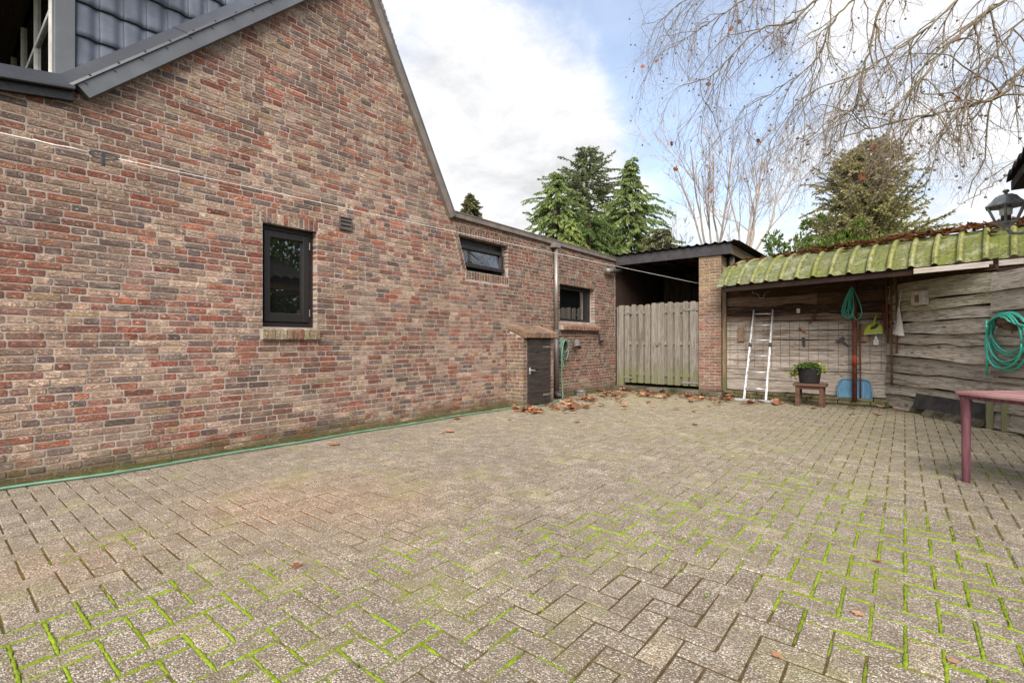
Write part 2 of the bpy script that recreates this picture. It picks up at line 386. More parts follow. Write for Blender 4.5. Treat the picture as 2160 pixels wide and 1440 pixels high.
def roofm():
    t = NT('mossy_corrugated_sheet'); v = t.coord()
    c = t.attr()
    c = t.mix(t.ramp(t.noise(v, 5, 6, .75), .50, .60, 0, .6), c, C(170,170,138,.8))
    c = t.mix(t.ramp(t.noise(v, 6.5, 6, .75), .40, .48, .6, 0), c, C(96,98,72,.7))
    c = t.mix(t.ramp(t.noise(v, 3.0, 5, .6), .50, .62, 0, .6), c, C(122,130,50,.75))
    c = t.mix(t.ramp(t.noise(v, 22, 5, .7), .36, .50, .75, 0), c, C(84,86,56,.7))
    c = t.mix(t.ramp(t.noise(v, 75, 3, .7), .58, .68, 0, .6), c, C(196,198,172,.85))
    t.bump(t.noise(v, 60, 5, .7), .8, .012); return t.done(c, .92, .12)
M_roof = roofm()

# ------------------------------------------------------------------ ground and paving
g = MB(); g.add([(-300,-300,-.06),(300,-300,-.06),(300,300,-.06),(-300,300,-.06)], [(0,1,2,3)])
tag(g.build('ground', M_soil, origin=(0,0,-.06)), 'rough grass and soil around the yard', 'ground', kind='structure')
p = MB(); nx, ny = 36, 52
PAV_LATER = True

mossy = [(at(*q), w, k) for q, w, k in []]
def gz(px, py):
    b = (720-py)/1020.0; d = -CAM.z/b; return at(px, py, d)
MOSS = [(gz(60,1420),.40,1.),(gz(330,1300),.42,1.),(gz(560,1230),.34,.8),(gz(620,1390),.36,1.),(gz(160,1160),.26,.7),(gz(880,1200),.40,.95),
        (gz(1000,1130),.42,.8),(gz(1180,1160),.34,.9),(gz(900,1330),.30,.9),(gz(1330,1110),.45,.85),(gz(1120,1400),.2,.7),
        (gz(1500,1050),.5,.8),(gz(1700,1030),.6,.85),(gz(1640,1140),.5,1.),(gz(1850,1120),.55,1.),(gz(1800,1220),.40,1.),(gz(2000,1230),.42,1.),
        (gz(1900,1300),.34,.9),(gz(2130,1350),.36,1.),(gz(2080,1420),.34,1.),(gz(1650,960),.9,.6),(gz(1250,980),.6,.55),(gz(2120,1010),.5,.6),(gz(1800,930),1.1,.5),(gz(1450,910),1.,.45),(gz(1000,1010),.5,.5),(gz(300,1120),.3,.45)]
def moss_at(x, y):
    m = 0
    for c, w, k in MOSS:
        d2 = ((x-c.x)**2+(y-c.y)**2)/(w*w)
        if d2 < 6: m += k*math.exp(-d2)
    return m
def joint_col(x, y):
    m = min(1, moss_at(x, y)*.55+.35*max(0, fbm(x*.7, y*.7, 77)-.45)*2+(.22 if y > 4 and x > 1.5 else 0))
    c = mixc(C(112,94,66,.75), C(88,72,50,.7), fbm(x*3, y*3, 78)); r = sum(math.exp(-((x-q.x)**2+(y-q.y)**2)/(w*w)) for q, w in RUST)
    return mixc(mixc(c, C(150,100,62,.8), min(.7, r*.7)), C(118,120,44,.75), m)
rng = random.Random(11)
RUST = [(gz(760,1060),.75),(gz(560,1050),.5),(gz(120,1190),.35)]
p.grid(lambda i, j: (-.02+i*.125, -2+j*.12, -.0065), nx*2, ny*2, lambda i, j: joint_col(i*.125, -2+j*.12))
pavement = tag(p.build('pavement', M_joint, origin=(0,0,-.0065)), 'herringbone concrete block paving with mossy joints', 'pavement', kind='structure')
def paver_col(x, y):
    c = scl(mixc(C(176,166,152), C(154,144,132), rng.random()), rng.uniform(.92,1.06)*(.72+.24*fbm(x*.55, y*.55, 61)))
    if rng.random() < .04: c = C(188,176,152)
    if rng.random() < .06: c = C(132,120,110)
    r = sum(math.exp(-((x-q.x)**2+(y-q.y)**2)/(w*w)) for q, w in RUST)
    c = mixc(c, C(196,150,112), min(.55, r*.5))
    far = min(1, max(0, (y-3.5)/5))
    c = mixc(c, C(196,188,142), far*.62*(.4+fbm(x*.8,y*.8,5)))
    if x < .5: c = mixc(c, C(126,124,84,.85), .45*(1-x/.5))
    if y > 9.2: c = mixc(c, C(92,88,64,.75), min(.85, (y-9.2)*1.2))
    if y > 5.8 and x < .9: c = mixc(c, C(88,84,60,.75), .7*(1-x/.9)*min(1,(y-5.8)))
    return c
def paver_geo(L, W, r):
    h, b = .014, .005
    o = [(sx*L/2+r.uniform(-.0015,.0015), sy*W/2+r.uniform(-.0015,.0015)) for sx, sy in ((-1,-1),(1,-1),(1,1),(-1,1))]
    v = [(x, y, -h) for x, y in o]+[(x*.995, y*.995, -b) for x, y in o]+[(x-math.copysign(b,x), y-math.copysign(b,y), 0) for x, y in o]
    f = []
    for k in (0, 4): f += [(k+i, k+(i+1)%4, k+4+(i+1)%4, k+4+i) for i in range(4)]
    return v, f+[(8,9,10,11)]
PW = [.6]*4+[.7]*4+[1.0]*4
G_ = .105; pav = []
for i in range(0, 82):
    for j in range(-19, 98):
        m = (i+j) % 4
        if m == 0: cx, cy, hor = (i+1)*G_, (j+.5)*G_, True
        elif m == 2: cx, cy, hor = (i+.5)*G_, (j+1)*G_, False
        else: continue
        if cy > 10.05 or cx > 8.6: continue
        if cx > 5.05 and cy > 10.05-(cx-5.05)*1.56: continue          # the side wall of the tool shed cuts the yard off
        q = proj((cx, cy, 0))
        if q is None or q[0] < -900 or q[0] > 3100: continue
        vis = 0 <= q[0] <= 2160 and q[1] <= 1470
        pav.append((vis, q[2], cx+.002, cy, hor))
pav.sort(key=lambda a: (not a[0], a[1]))
pool = {}
for hor in (True, False):
    for k in range(8):
        r_ = random.Random(50+k); v, f = paver_geo(.2035, .0985, r_) if hor else paver_geo(.0985, .2035, r_)
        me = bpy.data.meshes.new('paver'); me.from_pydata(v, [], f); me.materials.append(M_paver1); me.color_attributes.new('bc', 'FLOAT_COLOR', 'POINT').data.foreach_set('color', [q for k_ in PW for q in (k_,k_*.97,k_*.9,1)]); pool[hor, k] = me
rest = MB()
for n, (vis, dd, cx, cy, hor) in enumerate(pav):
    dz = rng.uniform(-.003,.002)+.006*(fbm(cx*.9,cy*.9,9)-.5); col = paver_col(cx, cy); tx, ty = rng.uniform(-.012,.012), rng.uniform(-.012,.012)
    if n < 300:
        o = bpy.data.objects.new('paver', pool[hor, n % 8]); sc.collection.objects.link(o); o.parent = pavement
        o.location = (cx, cy, dz+.0065); o.rotation_euler = (tx, ty, rng.uniform(-.008,.008)); o.color = col
    else:
        v, f = paver_geo(.2035, .0985, rng) if hor else paver_geo(.0985, .2035, rng)
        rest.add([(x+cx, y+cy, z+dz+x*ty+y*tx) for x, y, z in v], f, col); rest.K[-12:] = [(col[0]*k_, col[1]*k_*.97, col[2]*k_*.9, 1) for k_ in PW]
tag(rest.build('paver_field', M_paver, pavement, fix=False), kind='stuff')
# moss cushions grown up in the joints
mo = MB(); mr = random.Random(5)
for vis, dd, cx, cy, hor in pav:
    q = proj((cx, cy, 0))
    if not (-300 < q[0] < 2500): continue
    hl, hw = (.105, .0525) if hor else (.0525, .105)
    for side in (0, 1):                                               # the right-hand and the far joint of every block
        L = 2*hw if side == 0 else 2*hl
        mx, my = (cx+hl, cy) if side == 0 else (cx, cy+hw)
        pres = moss_at(mx, my)*(.15+1.25*fbm(mx*1.9, my*1.9, 31))*(.45+.85*mr.random())-.24
        if pres <= 0.03: continue
        pres = min(1, pres*1.7); s0 = mr.random()*.6*(1-pres)-.03; s1 = 1-mr.random()*.6*(1-pres)+.03
        step = .009 if dd < 3 else .014 if dd < 5 else .026; n = max(3, int((s1-s0)*L/step)); sd_ = mr.randrange(9999)
        tone = mixc(C(108,118,36,.82), C(146,170,46,.88), mr.random()*.6+.4*pres); vs_ = []; ks = []
        for i in range(n+1):
            t_ = (s0+(s1-s0)*i/n-.5)*L; e = min(1, 5*min(i, n-i)/n+.15); k = vnoise(i*.6, 0, sd_); k2 = vnoise(i*.6, 9, sd_); e *= min(1, max(.05, (vnoise(i*.28, 15, sd_)-.34+.5*pres)*3.5))
            wl_ = (.0025+.0105*pres*k)*e+.0006; wr_ = (.0025+.0105*pres*k2)*e+.0006; h = -.0068+(.0085*pres+.006)*e*(.35+.65*vnoise(i*.9, 4, sd_))
            for o_, z in ((-wl_,-.007),(-wl_*.6,h*.7-.001),(0,h),(wr_*.6,h*.7-.001),(wr_,-.007)):
                vs_.append((mx+o_, my+t_, z) if side == 0 else (mx+t_, my+o_, z)); ks.append(scl(tone, .75+.5*vnoise(i*.8, o_*900, sd_+1)))
        fs = [(5*i+k, 5*i+k+1, 5*i+k+6, 5*i+k+5) if side else (5*i+k+5, 5*i+k+6, 5*i+k+1, 5*i+k) for i in range(n) for k in range(4)]
        b_ = len(mo.V); mo.V += vs_; mo.K += ks; mo.F += [tuple(v+b_ for v in f_) for f_ in fs]
tag(mo.build('moss', M_moss, pavement, fix=False, smooth=True), 'bright green moss filling the paving joints', kind='stuff')
# weeds in the joints
wd = MB(); wr = random.Random(3)
for px, py in ((1198,1030),(757,1405),(575,1205),(1490,1260),(1100,1120)):
    c = gz(px, py)
    for k in range(16):
        a = wr.random()*6.28; l = wr.uniform(.012,.03); d = Vector((math.cos(a), math.sin(a), wr.uniform(.5,1.4))).normalized()*l
        s_ = Vector((-math.sin(a), math.cos(a), 0))*.003
        wd.add([c-s_, c+s_, c+d], [(0,1,2)], C(130,158,70,.8))
tag(wd.build('weed', M_leaf, pavement, fix=False), kind='stuff')
ap = MB(); ap.box(0.0, 2.43, 10.06, 13.5, -.05, .085)
tag(ap.build('concrete_step', M_concrete, origin=(1.2,10.06,0), bev=.012), 'damp mossy concrete apron in front of the gate', 'step', kind='structure')

# ------------------------------------------------------------------ bricks
def brick_geo(L, Hh, depth, r, rc=.007):
    a, b = L/2, Hh/2; j = lambda s=.0016: r.uniform(-s, s)
    ring = [(-a+rc,-b),(r.uniform(-.3,.3)*a,-b+j(.002)),(a-rc,-b),(a,-b+rc),(a,b-rc),(a-rc,b),(r.uniform(-.3,.3)*a,b+j(.002)),(-a+rc,b),(-a,b-rc),(-a,-b+rc)]
    ring = [(x+j(), y+j()) for x, y in ring]; n = len(ring); ins = .004
    v = [(x, y, -depth) for x, y in ring]+[(x, y, -.0028) for x, y in ring]
    v += [(x-math.copysign(min(ins, abs(x)*.5), x), y-math.copysign(min(ins, abs(y)*.5), y), r.uniform(-.002,.0012)) for x, y in ring]
    f = []
    for k in (0, n): f += [(k+i, k+(i+1)%n, k+n+(i+1)%n, k+n+i) for i in range(n)]
    return v, f+[tuple(range(2*n, 3*n))]
PAL_H = [(C(192,163,141),17),(C(178,148,127),16),(C(166,136,117),13),(C(150,80,63),17),(C(172,104,79),11),(C(126,66,52),11),(C(114,98,94),12),(C(140,92,82),8),(C(104,86,88),4),(C(146,118,102),12),(C(170,142,108),4),(C(90,78,74),6)]
PAL_A = [(C(148,118,98),16),(C(132,74,60),18),(C(120,96,80),16),(C(110,68,56),10),(C(98,84,74),12),(C(136,112,88),14),(C(156,96,76),7),(C(80,68,64),6)]
PAL_P = [(C(146,94,79),10),(C(150,120,96),12),(C(166,132,110),9),(C(136,108,88),8),(C(160,104,87),7)]
def pick(pal, r):
    t = r.uniform(0, sum(w for c, w in pal))
    for c, w in pal:
        t -= w
        if t <= 0: return scl(mixc(c, C(186,156,136), r.uniform(.0,.28 if pal is PAL_H else .12)), 1.46*r.uniform(.80,1.15))
    return pal[0][0]
class Wall:
    """bricks of one wall: gathers (centre, length, height, depth, colour, tilt) then makes the nearest 300 objects, the rest one mesh"""
    def __init__(s, O, U, W, seed): s.O = Vector(O); s.U = Vector(U); s.W = Vector(W); s.r = random.Random(seed); s.B = []
    def put(s, u, z, L, H_, depth, col, proud=None, tilt=0., w=0.):
        s.B.append((u, z, L, H_, depth, col, s.r.uniform(-.002,.003) if proud is None else proud, tilt+s.r.uniform(-.006,.006), w))
    def fill(s, z, h, a, b, pal, edge_a=0, edge_b=0, head=.42):
        if b-a < .03: return
        u = a+.0055
        first = True
        while u < b-.012:
            k = s.r.random(); L = .098 if k < head else .205 if k < .92 else .15
            L *= s.r.uniform(.965,1.03)
            if first: L *= s.r.choice((.5,.75,1,1)); first = False
            if b-.0055-(u+L) < .05: L = b-.0055-u
            if L > .25:
                L2 = L/2-.005; dep = edge_b if edge_b else .02
                s.put(u+L2/2, z, L2, h, .02, pick(pal(u, z), s.r)); u += L2+.01; L = L2
            dep = edge_a if (edge_a and u < a+.02) else edge_b if (edge_b and u+L > b-.02) else .02
            s.put(u+L/2, z, L, h*s.r.uniform(.96,1.03), dep, pick(pal(u, z), s.r)); u += L+.0105
    def frame(s):
        z = Vector((0,0,1)); return Matrix((s.U, z, s.W)).transposed()
    def emit(s, parent, limit=300, name='brick'):
        F = s.frame(); items = []
        for q in s.B:
            c = s.O+s.U*q[0]+Vector((0,0,q[1]))+s.W*(q[6]+q[8]); pr = proj(c)
            vis = pr is not None and 0 <= pr[0] <= 2160 and 0 <= pr[1] <= 1440
            items.append((0 if vis else 1, -(q[2]*q[3]/(pr[2]**2)) if pr else 0, c, q))
        items.sort(key=lambda a: (a[0], a[1])); jm = MB(); pool = {}
        for n, (v_, k_, c, q) in enumerate(items):
            u, z, L, H_, depth, col, pd, tilt, w = q
            if n < limit:
                key = ('h' if L < .06 else 'a' if L < .125 else 'b' if L < .18 else 'c', depth, round(H_, 2), n % 8)
                if key not in pool:
                    rr = random.Random(n); L0 = {'h':.05,'a':.1,'b':.15,'c':.205}[key[0]]
                    vv, ff = brick_geo(L0, H_, depth, rr); me = bpy.data.meshes.new(name)
                    me.from_pydata([tuple(F @ Vector(x)) for x in vv], [], ff); me.materials.append(M_brick1); me.update(); pool[key] = (me, L0, H_)
                me, L0, H0 = pool[key]
                o = bpy.data.objects.new(name, me); sc.collection.objects.link(o); o.parent = parent
                o.location = c-org(parent); o.color = col
                o.scale = (1+abs(s.U.x)*(L/L0-1), 1+abs(s.U.y)*(L/L0-1), H_/H0)
                o.rotation_euler = tuple(tilt*x for x in s.W)
            else:
                vv, ff = brick_geo(L, H_, depth, s.r); ct, st = math.cos(tilt), math.sin(tilt)
                jm.add([F @ Vector((x*ct-y*st, x*st+y*ct, w_))+c for x, y, w_ in vv], ff, col)
        if jm.V: tag(jm.build(name+'work', M_brick, parent, fix=False), kind='stuff')
CO = .0615
# openings in the house wall: (z0, z1, left at z0, left at z1, right)
OPEN = [(1.25,2.357,2.30,2.30,2.905), (2.19,2.72,5.363,5.18,6.362), (1.50,2.237,7.958,7.958,9.343)]
def span(z):
    if z < 2.96: return -1.2, 10.33
    if z < 3.12: return -1.2, 5.02-(z-3.0)*.487
    return .84+(z-3.12)*.985, 5.02-(z-3.0)*.487
house = thing('brick_house', 'brick house with steep tiled roof and long flat-roofed annex', 'house', (0,0,0))
w = MB(); XM = -.0045
zs = sorted({0-.06, 2.96, 3.12, 4.0, 4.9, 5.78}|{o[0] for o in OPEN}|{o[1] for o in OPEN})
def subtract(iv, a0, a1, b0, b1):
    out = []
    for l0, l1, r0, r1 in iv:
        if a0 > l0 and b0 < r0: out += [(l0, l1, a0, a1), (b0, b1, r0, r1)]
        else: out.append((l0, l1, r0, r1))
    return out
for za, zb in zip(zs[:-1], zs[1:]):
    la, ra = span(za+1e-4); lb, rb = span(zb-1e-4); iv = [(la, lb, ra, rb)]
    for z0, z1, l0, l1, r in OPEN:
        if z0 <= za+1e-6 and z1 >= zb-1e-6:
            ka = (za-z0)/(z1-z0); kb = (zb-z0)/(z1-z0)
            iv = subtract(iv, l0+(l1-l0)*ka, l0+(l1-l0)*kb, r, r)
    for a0, a1, b0, b1 in iv: w.add([(XM,a0,za),(XM,b0,za),(XM,b1,zb),(XM,a1,zb)], [(0,1,2,3)])
DEP = -.30
for z0, z1, l0, l1, r in OPEN:
    i = .006                                                          # reveals, recessed behind the jamb bricks
    w.add([(XM,l0-i,z0),(XM,l1-i,z1),(DEP,l1-i,z1),(DEP,l0-i,z0)], [(0,1,2,3)])
    w.add([(XM,r+i,z0),(XM,r+i,z1),(DEP,r+i,z1),(DEP,r+i,z0)], [(3,2,1,0)])
    w.add([(XM,l1,z1+.005),(XM,r,z1+.005),(DEP,r,z1+.005),(DEP,l1,z1+.005)], [(0,1,2,3)])
    w.add([(XM,l0,z0-.005),(XM,r,z0-.005),(DEP,r,z0-.005),(DEP,l0,z0-.005)], [(3,2,1,0)])
wall = w.build('wall', M_mortar, house, fix=False)
inn = MB()                                                            # inner leaf and back of the building
inn.box(-6.5,-6.3,-1.2,10.3,0,2.9); inn.box(-6.5,-.31,10.15,10.32,0,2.9); inn.box(-6.5,-.31,-1.2,-1.05,0,2.9)
for za, zb, ya, yb in ((0,1.24,-1.05,10.15),(1.24,2.36,-1.05,2.29),(1.24,1.49,2.92,10.15),(1.49,2.18,2.92,7.95),(1.49,2.25,9.36,10.15),(2.18,2.9,2.92,5.17),(2.36,2.9,-1.05,2.92),(2.18,2.9,6.38,7.95),(2.25,2.9,7.95,10.15),(2.74,2.9,5.17,6.38)):
    inn.box(-.32,-.305,ya,yb,za,zb)
inn.build('inner_wall', M_beam, house)
W = Wall((0,0,0), (0,1,0), (1,0,0), 21)
def palette(u, z):
    if z > 2.9: return PAL_H if u < 5 else PAL_A
    return PAL_A if u > 6.35+.25*math.sin(z*9) or (u > 5.25 and z > 2.15) else PAL_H
n_c = int(5.7/CO)
for k in range(-1, n_c):
    z = CO*(k+.5); a, b = span(z); segs = [(a, b, 0, 0)]
    for z0, z1, l0, l1, r in OPEN:
        lint, sill = (z1, z1+.112), (z0-.132, z0)
        if z0 < z < z1:
            l = l0+(l1-l0)*(z-z0)/(z1-z0)
            if l0 != l1: l -= .105
            segs = sum([[(p0, l, ea, .10 if l0 == l1 else 0), (r, p1, .10, eb)] if p0 < l and p1 > r else [(p0, p1, ea, eb)] for p0, p1, ea, eb in segs], [])
        elif lint[0] <= z < lint[1] or sill[0] <= z < sill[1]:
            l = min(l0, l1) if z > z1 else l0
            l -= .03; rr = r+.02
            if l0 != l1 and z > z1: l -= .03
            segs = sum([[(p0, l, ea, 0), (rr, p1, 0, eb)] if p0 < l and p1 > rr else [(p0, p1, ea, eb)] for p0, p1, ea, eb in segs], [])
    for p0, p1, ea, eb in segs: W.fill(z, CO-.011, p0, p1, palette, ea, eb, head=.36 if k % 2 else .5)
def soldiers(a, b, z0, h, pal, depth, proud=0., step=.0605):
    n = max(1, round((b-a)/step)); st = (b-a)/n
    for i in range(n): W.put(a+st*(i+.5), z0+h/2, st-.0105, h, depth, pick(pal, W.r), proud=proud+W.r.uniform(-.003,.003), tilt=W.r.uniform(-.02,.02))
soldiers(2.28, 2.925, 2.362, .104, PAL_H, .10); soldiers(5.12, 6.38, 2.725, .108, PAL_A, .16); soldiers(7.94, 9.37, 2.242, .108, PAL_A, .16)
soldiers(5.345, 6.385, 2.062, .122, PAL_A, .06, .0)
for i in range(9):                                                    # raked brick edge beside the small annex window
    f = (i+.5)/9; W.put(5.363-.183*f-.052, 2.19+.53*f, .094, .050, .12, pick(PAL_A, W.r), tilt=-.30)
W.emit(wall)
def sill(name, a, b, z0, z1, proud, pal, slope, seed):
    s_ = MB(); s_.sweep([(-.12,z1+slope-.012),(-.12,z0),(proud-.012,z0),(proud-.012,z1-.012)], (0,a,0), (0,b,0), (1,0,0), (0,0,1))
    so = s_.build(name, M_mortar, house); n = round((b-a)/.062); st = (b-a)/n; r = random.Random(seed)
    for i in range(n):
        y = a+st*(i+.5); q = MB(); hw = (st-.010)/2; pr = proud+r.uniform(-.006,.006); e = r.uniform(-.004,.004)
        col = pick(pal, r)
        poly = [(-.10,z1+slope),(pr-.01,z1+e),(pr,z1-.012+e),(pr-r.uniform(0,.006),z0+.006),(pr-.012,z0-.004),(-.10,z0-.004)]
        q.sweep(poly, (0,y-hw,0), (0,y+hw,0), (1,0,0), (0,0,1), col)
        q.build('brick', M_brick, so, bev=.003)
sill('window_sill', 2.285, 2.925, 1.118, 1.232, .045, [(C(186,172,138),2),(C(160,140,112),2),(C(150,96,74),1)], .014, 4)
sill('window_sill', 7.94, 9.44, 1.325, 1.405, .10, [(C(150,104,86),3),(C(134,98,82),2),(C(168,128,104),2)], .085, 5)

# ------------------------------------------------------------------ windows
def frame_box(mb, x0, x1, y0, y1, z0, z1, t, tb=None, tt=None, tr=None, tl=None):
    tb = tb or t; tt = tt or t; tl = tl or t; tr = tr or t
    mb.box(x0,x1,y0,y0+tl,z0,z1); mb.box(x0,x1,y1-tr,y1,z0,z1); mb.box(x0,x1,y0+tl,y1-tr,z0,z0+tb); mb.box(x0,x1,y0+tl,y1-tr,z1-tt,z1)
win = bpy.data.objects.new('window', None); sc.collection.objects.link(win); win.parent = house; win.location = (-.10,2.6,1.25); ORG[win.name] = Vector((-.10,2.6,1.25))
f = MB(); frame_box(f, -.20,-.10, 2.296,2.912, 1.245,2.362, .055, .06, .055); f.build('frame', M_black, win, bev=.004)
s = MB(); frame_box(s, -.175,-.082, 2.355,2.853, 1.312,2.30, .062, .095, .07, tr=.07); s.build('sash', M_black, win, bev=.006)
s = MB(); s.box(-.128,-.122, 2.415,2.785, 1.40,2.235); s.build('pane', M_pane, win)
for z in (1.42, 2.19):
    h = MB(); h.tube([(-.083,2.862,z-.04),(-.083,2.862,z+.04)], .006, 8); h.build('hinge', M_steel, win)
win = bpy.data.objects.new('window', None); sc.collection.objects.link(win); win.parent = house; ORG[win.name] = Vector((-.16,5.8,2.19)); win.location = (-.16,5.8,2.19)
f = MB(); f.sweep([(5.36,2.185),(6.37,2.185),(6.37,2.725),(5.178,2.725),(5.215,2.62),(6.31,2.62),(6.31,2.25),(5.345,2.25)], (-.26,0,0), (-.16,0,0), (0,1,0), (0,0,1)); f.build('frame', M_black, win)
s = MB(); s.obox((-.12,5.82,2.445), (0,.50,0), (.024,0,-.17), (.02,0,.003)); 
sash = MB()
for (ya, yb, za, zb) in ((5.33,6.31,2.26,2.315),(5.24,6.31,2.55,2.61),(6.25,6.31,2.315,2.55)):
    x0 = -.15+(2.62-(za+zb)/2)*.22; sash.box(x0, x0+.05, ya, yb, za, zb)
sash.sweep([(5.33,2.26),(5.40,2.26),(5.29,2.61),(5.23,2.61)], (-.13,0,0), (-.085,0,0), (0,1,0), (0,0,1))
sash.build('sash', M_black, win, bev=.004)
s = MB(); s.add([(-.080,5.37,2.31),(-.080,6.25,2.31),(-.125,6.25,2.555),(-.125,5.28,2.555),(-.086,5.37,2.31),(-.086,6.25,2.31),(-.131,6.25,2.555),(-.131,5.28,2.555)], [(0,1,2,3),(7,6,5,4),(0,4,5,1),(1,5,6,2),(2,6,7,3),(3,7,4,0)])
s.build('pane', M_pane, win)
s = MB(); s.box(-.155,-.075,6.318,6.336,2.27,2.60); s.build('guide_rail', M_zinc, win)
win = bpy.data.objects.new('window', None); sc.collection.objects.link(win); win.parent = house; ORG[win.name] = Vector((-.16,8.6,1.5)); win.location = (-.16,8.6,1.5)
f = MB(); frame_box(f, -.26,-.13, 7.95,9.35, 1.493,2.243, .075, .07, .07, tr=.11); f.build('frame', M_black, win, bev=.004)
s = MB(); s.box(-.20,-.194, 8.025,9.24, 1.563,2.173); s.build('pane', M_pane, win)
s = MB(); s.box(-.193,-.178, 9.10,9.125, 1.565,2.17); s.build('blind_cord', M_zinc, win)
# vent grille
v_o = MB(); frame_box(v_o, -.01,.022, 3.185,3.352, 2.438,2.593, .013); vg = v_o.build('vent_grille', M_pvc, house, bev=.002)
for k in range(3):
    z = 2.466+k*.047; s = MB(); s.sweep([(.0,.026),(.003,.028),(.021,-.018),(.017,-.020)], (0,3.198,z+.0), (0,3.339,z+.0), (1,0,0), (0,0,1)); s.build('slat', M_pvc, vg)

# ------------------------------------------------------------------ roof edges of the house
fa = MB(); fa.box(-.2,.045,4.99,10.31,2.955,3.03); fa.box(-.2,.055,4.985,10.31,3.03,3.045); fa.build('flat_roof_edge', M_taupe, house)
fr = MB(); fr.box(-6.5,-.2,4.3,10.3,2.9,3.02); fr.build('flat_roof', M_dark, house)
lv = Vector((0,.7123,.7019)); lq = Vector((0,-.7019,.7123)); B0 = Vector((0,.892,3.082)); B1 = B0+lv*4.0
v1 = MB(); v1.sweep([(-.02,-.005),(.085,0),(.085,.118),(-.02,.118)], B0, B1, (1,0,0), lq); v1.build('verge_board', M_grey, house)
v2 = MB(); 
poly = [(.092,.108),(.098,.114),(.085,.135),(-.05,.236),(-.30,.236),(-.30,.21),(-.02,.12)]
v2.sweep(poly, B0-lv*.045, B0+lv*1.16, (1,0,0), lq); v2.sweep([(a+.003,b+.003) for a, b in poly], B0+lv*1.10, B1, (1,0,0), lq); v2.build('verge_flashing', M_dark, house)
for k in range(12):
    for q, x in ((.097,.088),(.132,.090)):
        c = B0+lv*(.06+k*.26+(0 if q < .1 else .07))+lq*q+Vector((x,0,0)); s = MB(); s.obox(c, (.006,0,0), lv*.007, lq*.007); s.build('screw', M_dark, house)
cp = MB(); c0 = Vector((0,-1.2,3.031-.18*1.587)); c1 = Vector((0,.80,3.031+.18*.413)); 
cp.sweep([(.10,0),(.112,.004),(.112,.022),(-.02,.150),(-.35,.155),(-.35,.12),(-.04,.12),(.08,.0)], c0, c1, (1,0,0), (0,0,1)); cp.build('eaves_flashing', M_dark, house)
cs = MB(); cs.sweep([(.05,-.07),(.05,.02),(-.1,.02),(-.1,-.07)], c0, c1, (1,0,0), (0,0,1)); cs.build('soffit', M_black, house)  # black puts the shadow under the flashing into the colour
ap_ = Vector((0,3.495,5.75)); 
rv = (Vector((0,5.045,2.945))-ap_).normalized(); rq = Vector((0,-rv.z,rv.y)); 
v3 = MB(); E0 = Vector((0,5.035,2.955)); v3.sweep([(-.02,-.075),(.06,-.075),(.06,.03),(-.02,.03)], E0, ap_+rv*-.02, (1,0,0), rq); v3.build('verge_board', M_taupe, house)
v4 = MB(); v4.sweep([(.052,.02),(.075,.02),(.075,.035),(-.2,.075),(-.2,.06)], E0+rv*.02, ap_+rv*-.02, (1,0,0), rq); v4.build('verge_flashing', M_grey, house)
rs = MB(); rs.sweep([(-.2,.02),(-.2,.06),(-6.4,.06),(-6.4,.02)], E0+rv*.02, ap_+rv*-.02, (1,0,0), rq); rs.build('roof_slope', M_tile, house)
rs = MB(); rs.sweep([(-.31,.05),(-.31,.11),(-6.4,.11),(-6.4,.05)], B0+lv*.9, B0+lv*3.75, (1,0,0), lq); rs.build('roof_slope', M_tile, house)
bk = MB(); bk.sweep([(-1.2,2.9),(5.0,2.9),(3.5,5.7),(.95,3.15),(-1.2,3.0)], (-.05,0,0), (-.04,0,0), (0,1,0), (0,0,1)); bk.build('gable_backing', M_mortar, house)
# dormer with pressed tile cheek
dr = MB(); dr.box(-3.6,-.26,.735,3.0,3.0,4.6); dormer = dr.build('dormer', M_dark, house)
ct = MB(); ct.box(-.30,-.175,.715,.845,3.1,4.75); ct.build('corner_trim', M_grey, dormer, bev=.004)
tp = MB(); nu, nv = 12, 6
def tprof(u): return .0095*math.sin(2*math.pi*(u-.12))+.003*math.sin(4*math.pi*u+.6)
TW, THH = .168, .288
tile_mesh = None
for ci in range(9):
    for ri in range(6):
        y0 = .845+ci*TW; z0 = 3.12+ri*THH
        if z0+THH < 3.25+(y0-.85)*.95 or z0 > 4.75: continue
        if tile_mesh is None:
            tm = MB(); tm.grid(lambda i, j: (-.215+tprof(i/nu)+.022*(1-j/nv), i/nu*TW, j/nv*(THH+.02)), nu, nv)
            o = tm.build('tile', M_tile, dormer, origin=(0,0,0), smooth=True, thick=.006); tile_mesh = o.data; o.location = Vector((0,y0,z0))-org(dormer)
        else:
            o = bpy.data.objects.new('tile', tile_mesh); sc.collection.objects.link(o); o.parent = dormer; o.location = Vector((0,y0,z0))-org(dormer)
            m = o.modifiers.new('solid', 'SOLIDIFY'); m.thickness = .006; m.offset = 0
dw = bpy.data.objects.new('dormer_window', None); sc.collection.objects.link(dw); dw.parent = house; ORG[dw.name] = Vector((-.9,.72,3.3)); dw.location = ORG[dw.name]
f = MB()
for x0, x1 in ((-.34,-.30),(-1.15,-1.10),(-2.05,-2.0),(-2.9,-2.85)): f.box(x0,x1,.700,.734,3.2,4.5)
for z0 in (3.22, 3.86, 4.42): f.box(-2.85,-.34,.705,.734,z0,z0+.045)
f.build('frame', M_white, dw)
s = MB(); s.box(-2.85,-.34,.722,.732,3.26,4.42); s.build('pane', M_pane, dw)
so = MB(); so.box(-3.8,-.08,-.35,.95,4.42,4.50); so.build('dormer_soffit', M_beam, house)
so = MB(); so.box(-3.8,-.05,-.42,-.35,4.40,4.58); so.box(-.08,-.04,-.42,1.4,4.40,4.58); so.build('dormer_fascia', M_white, house)
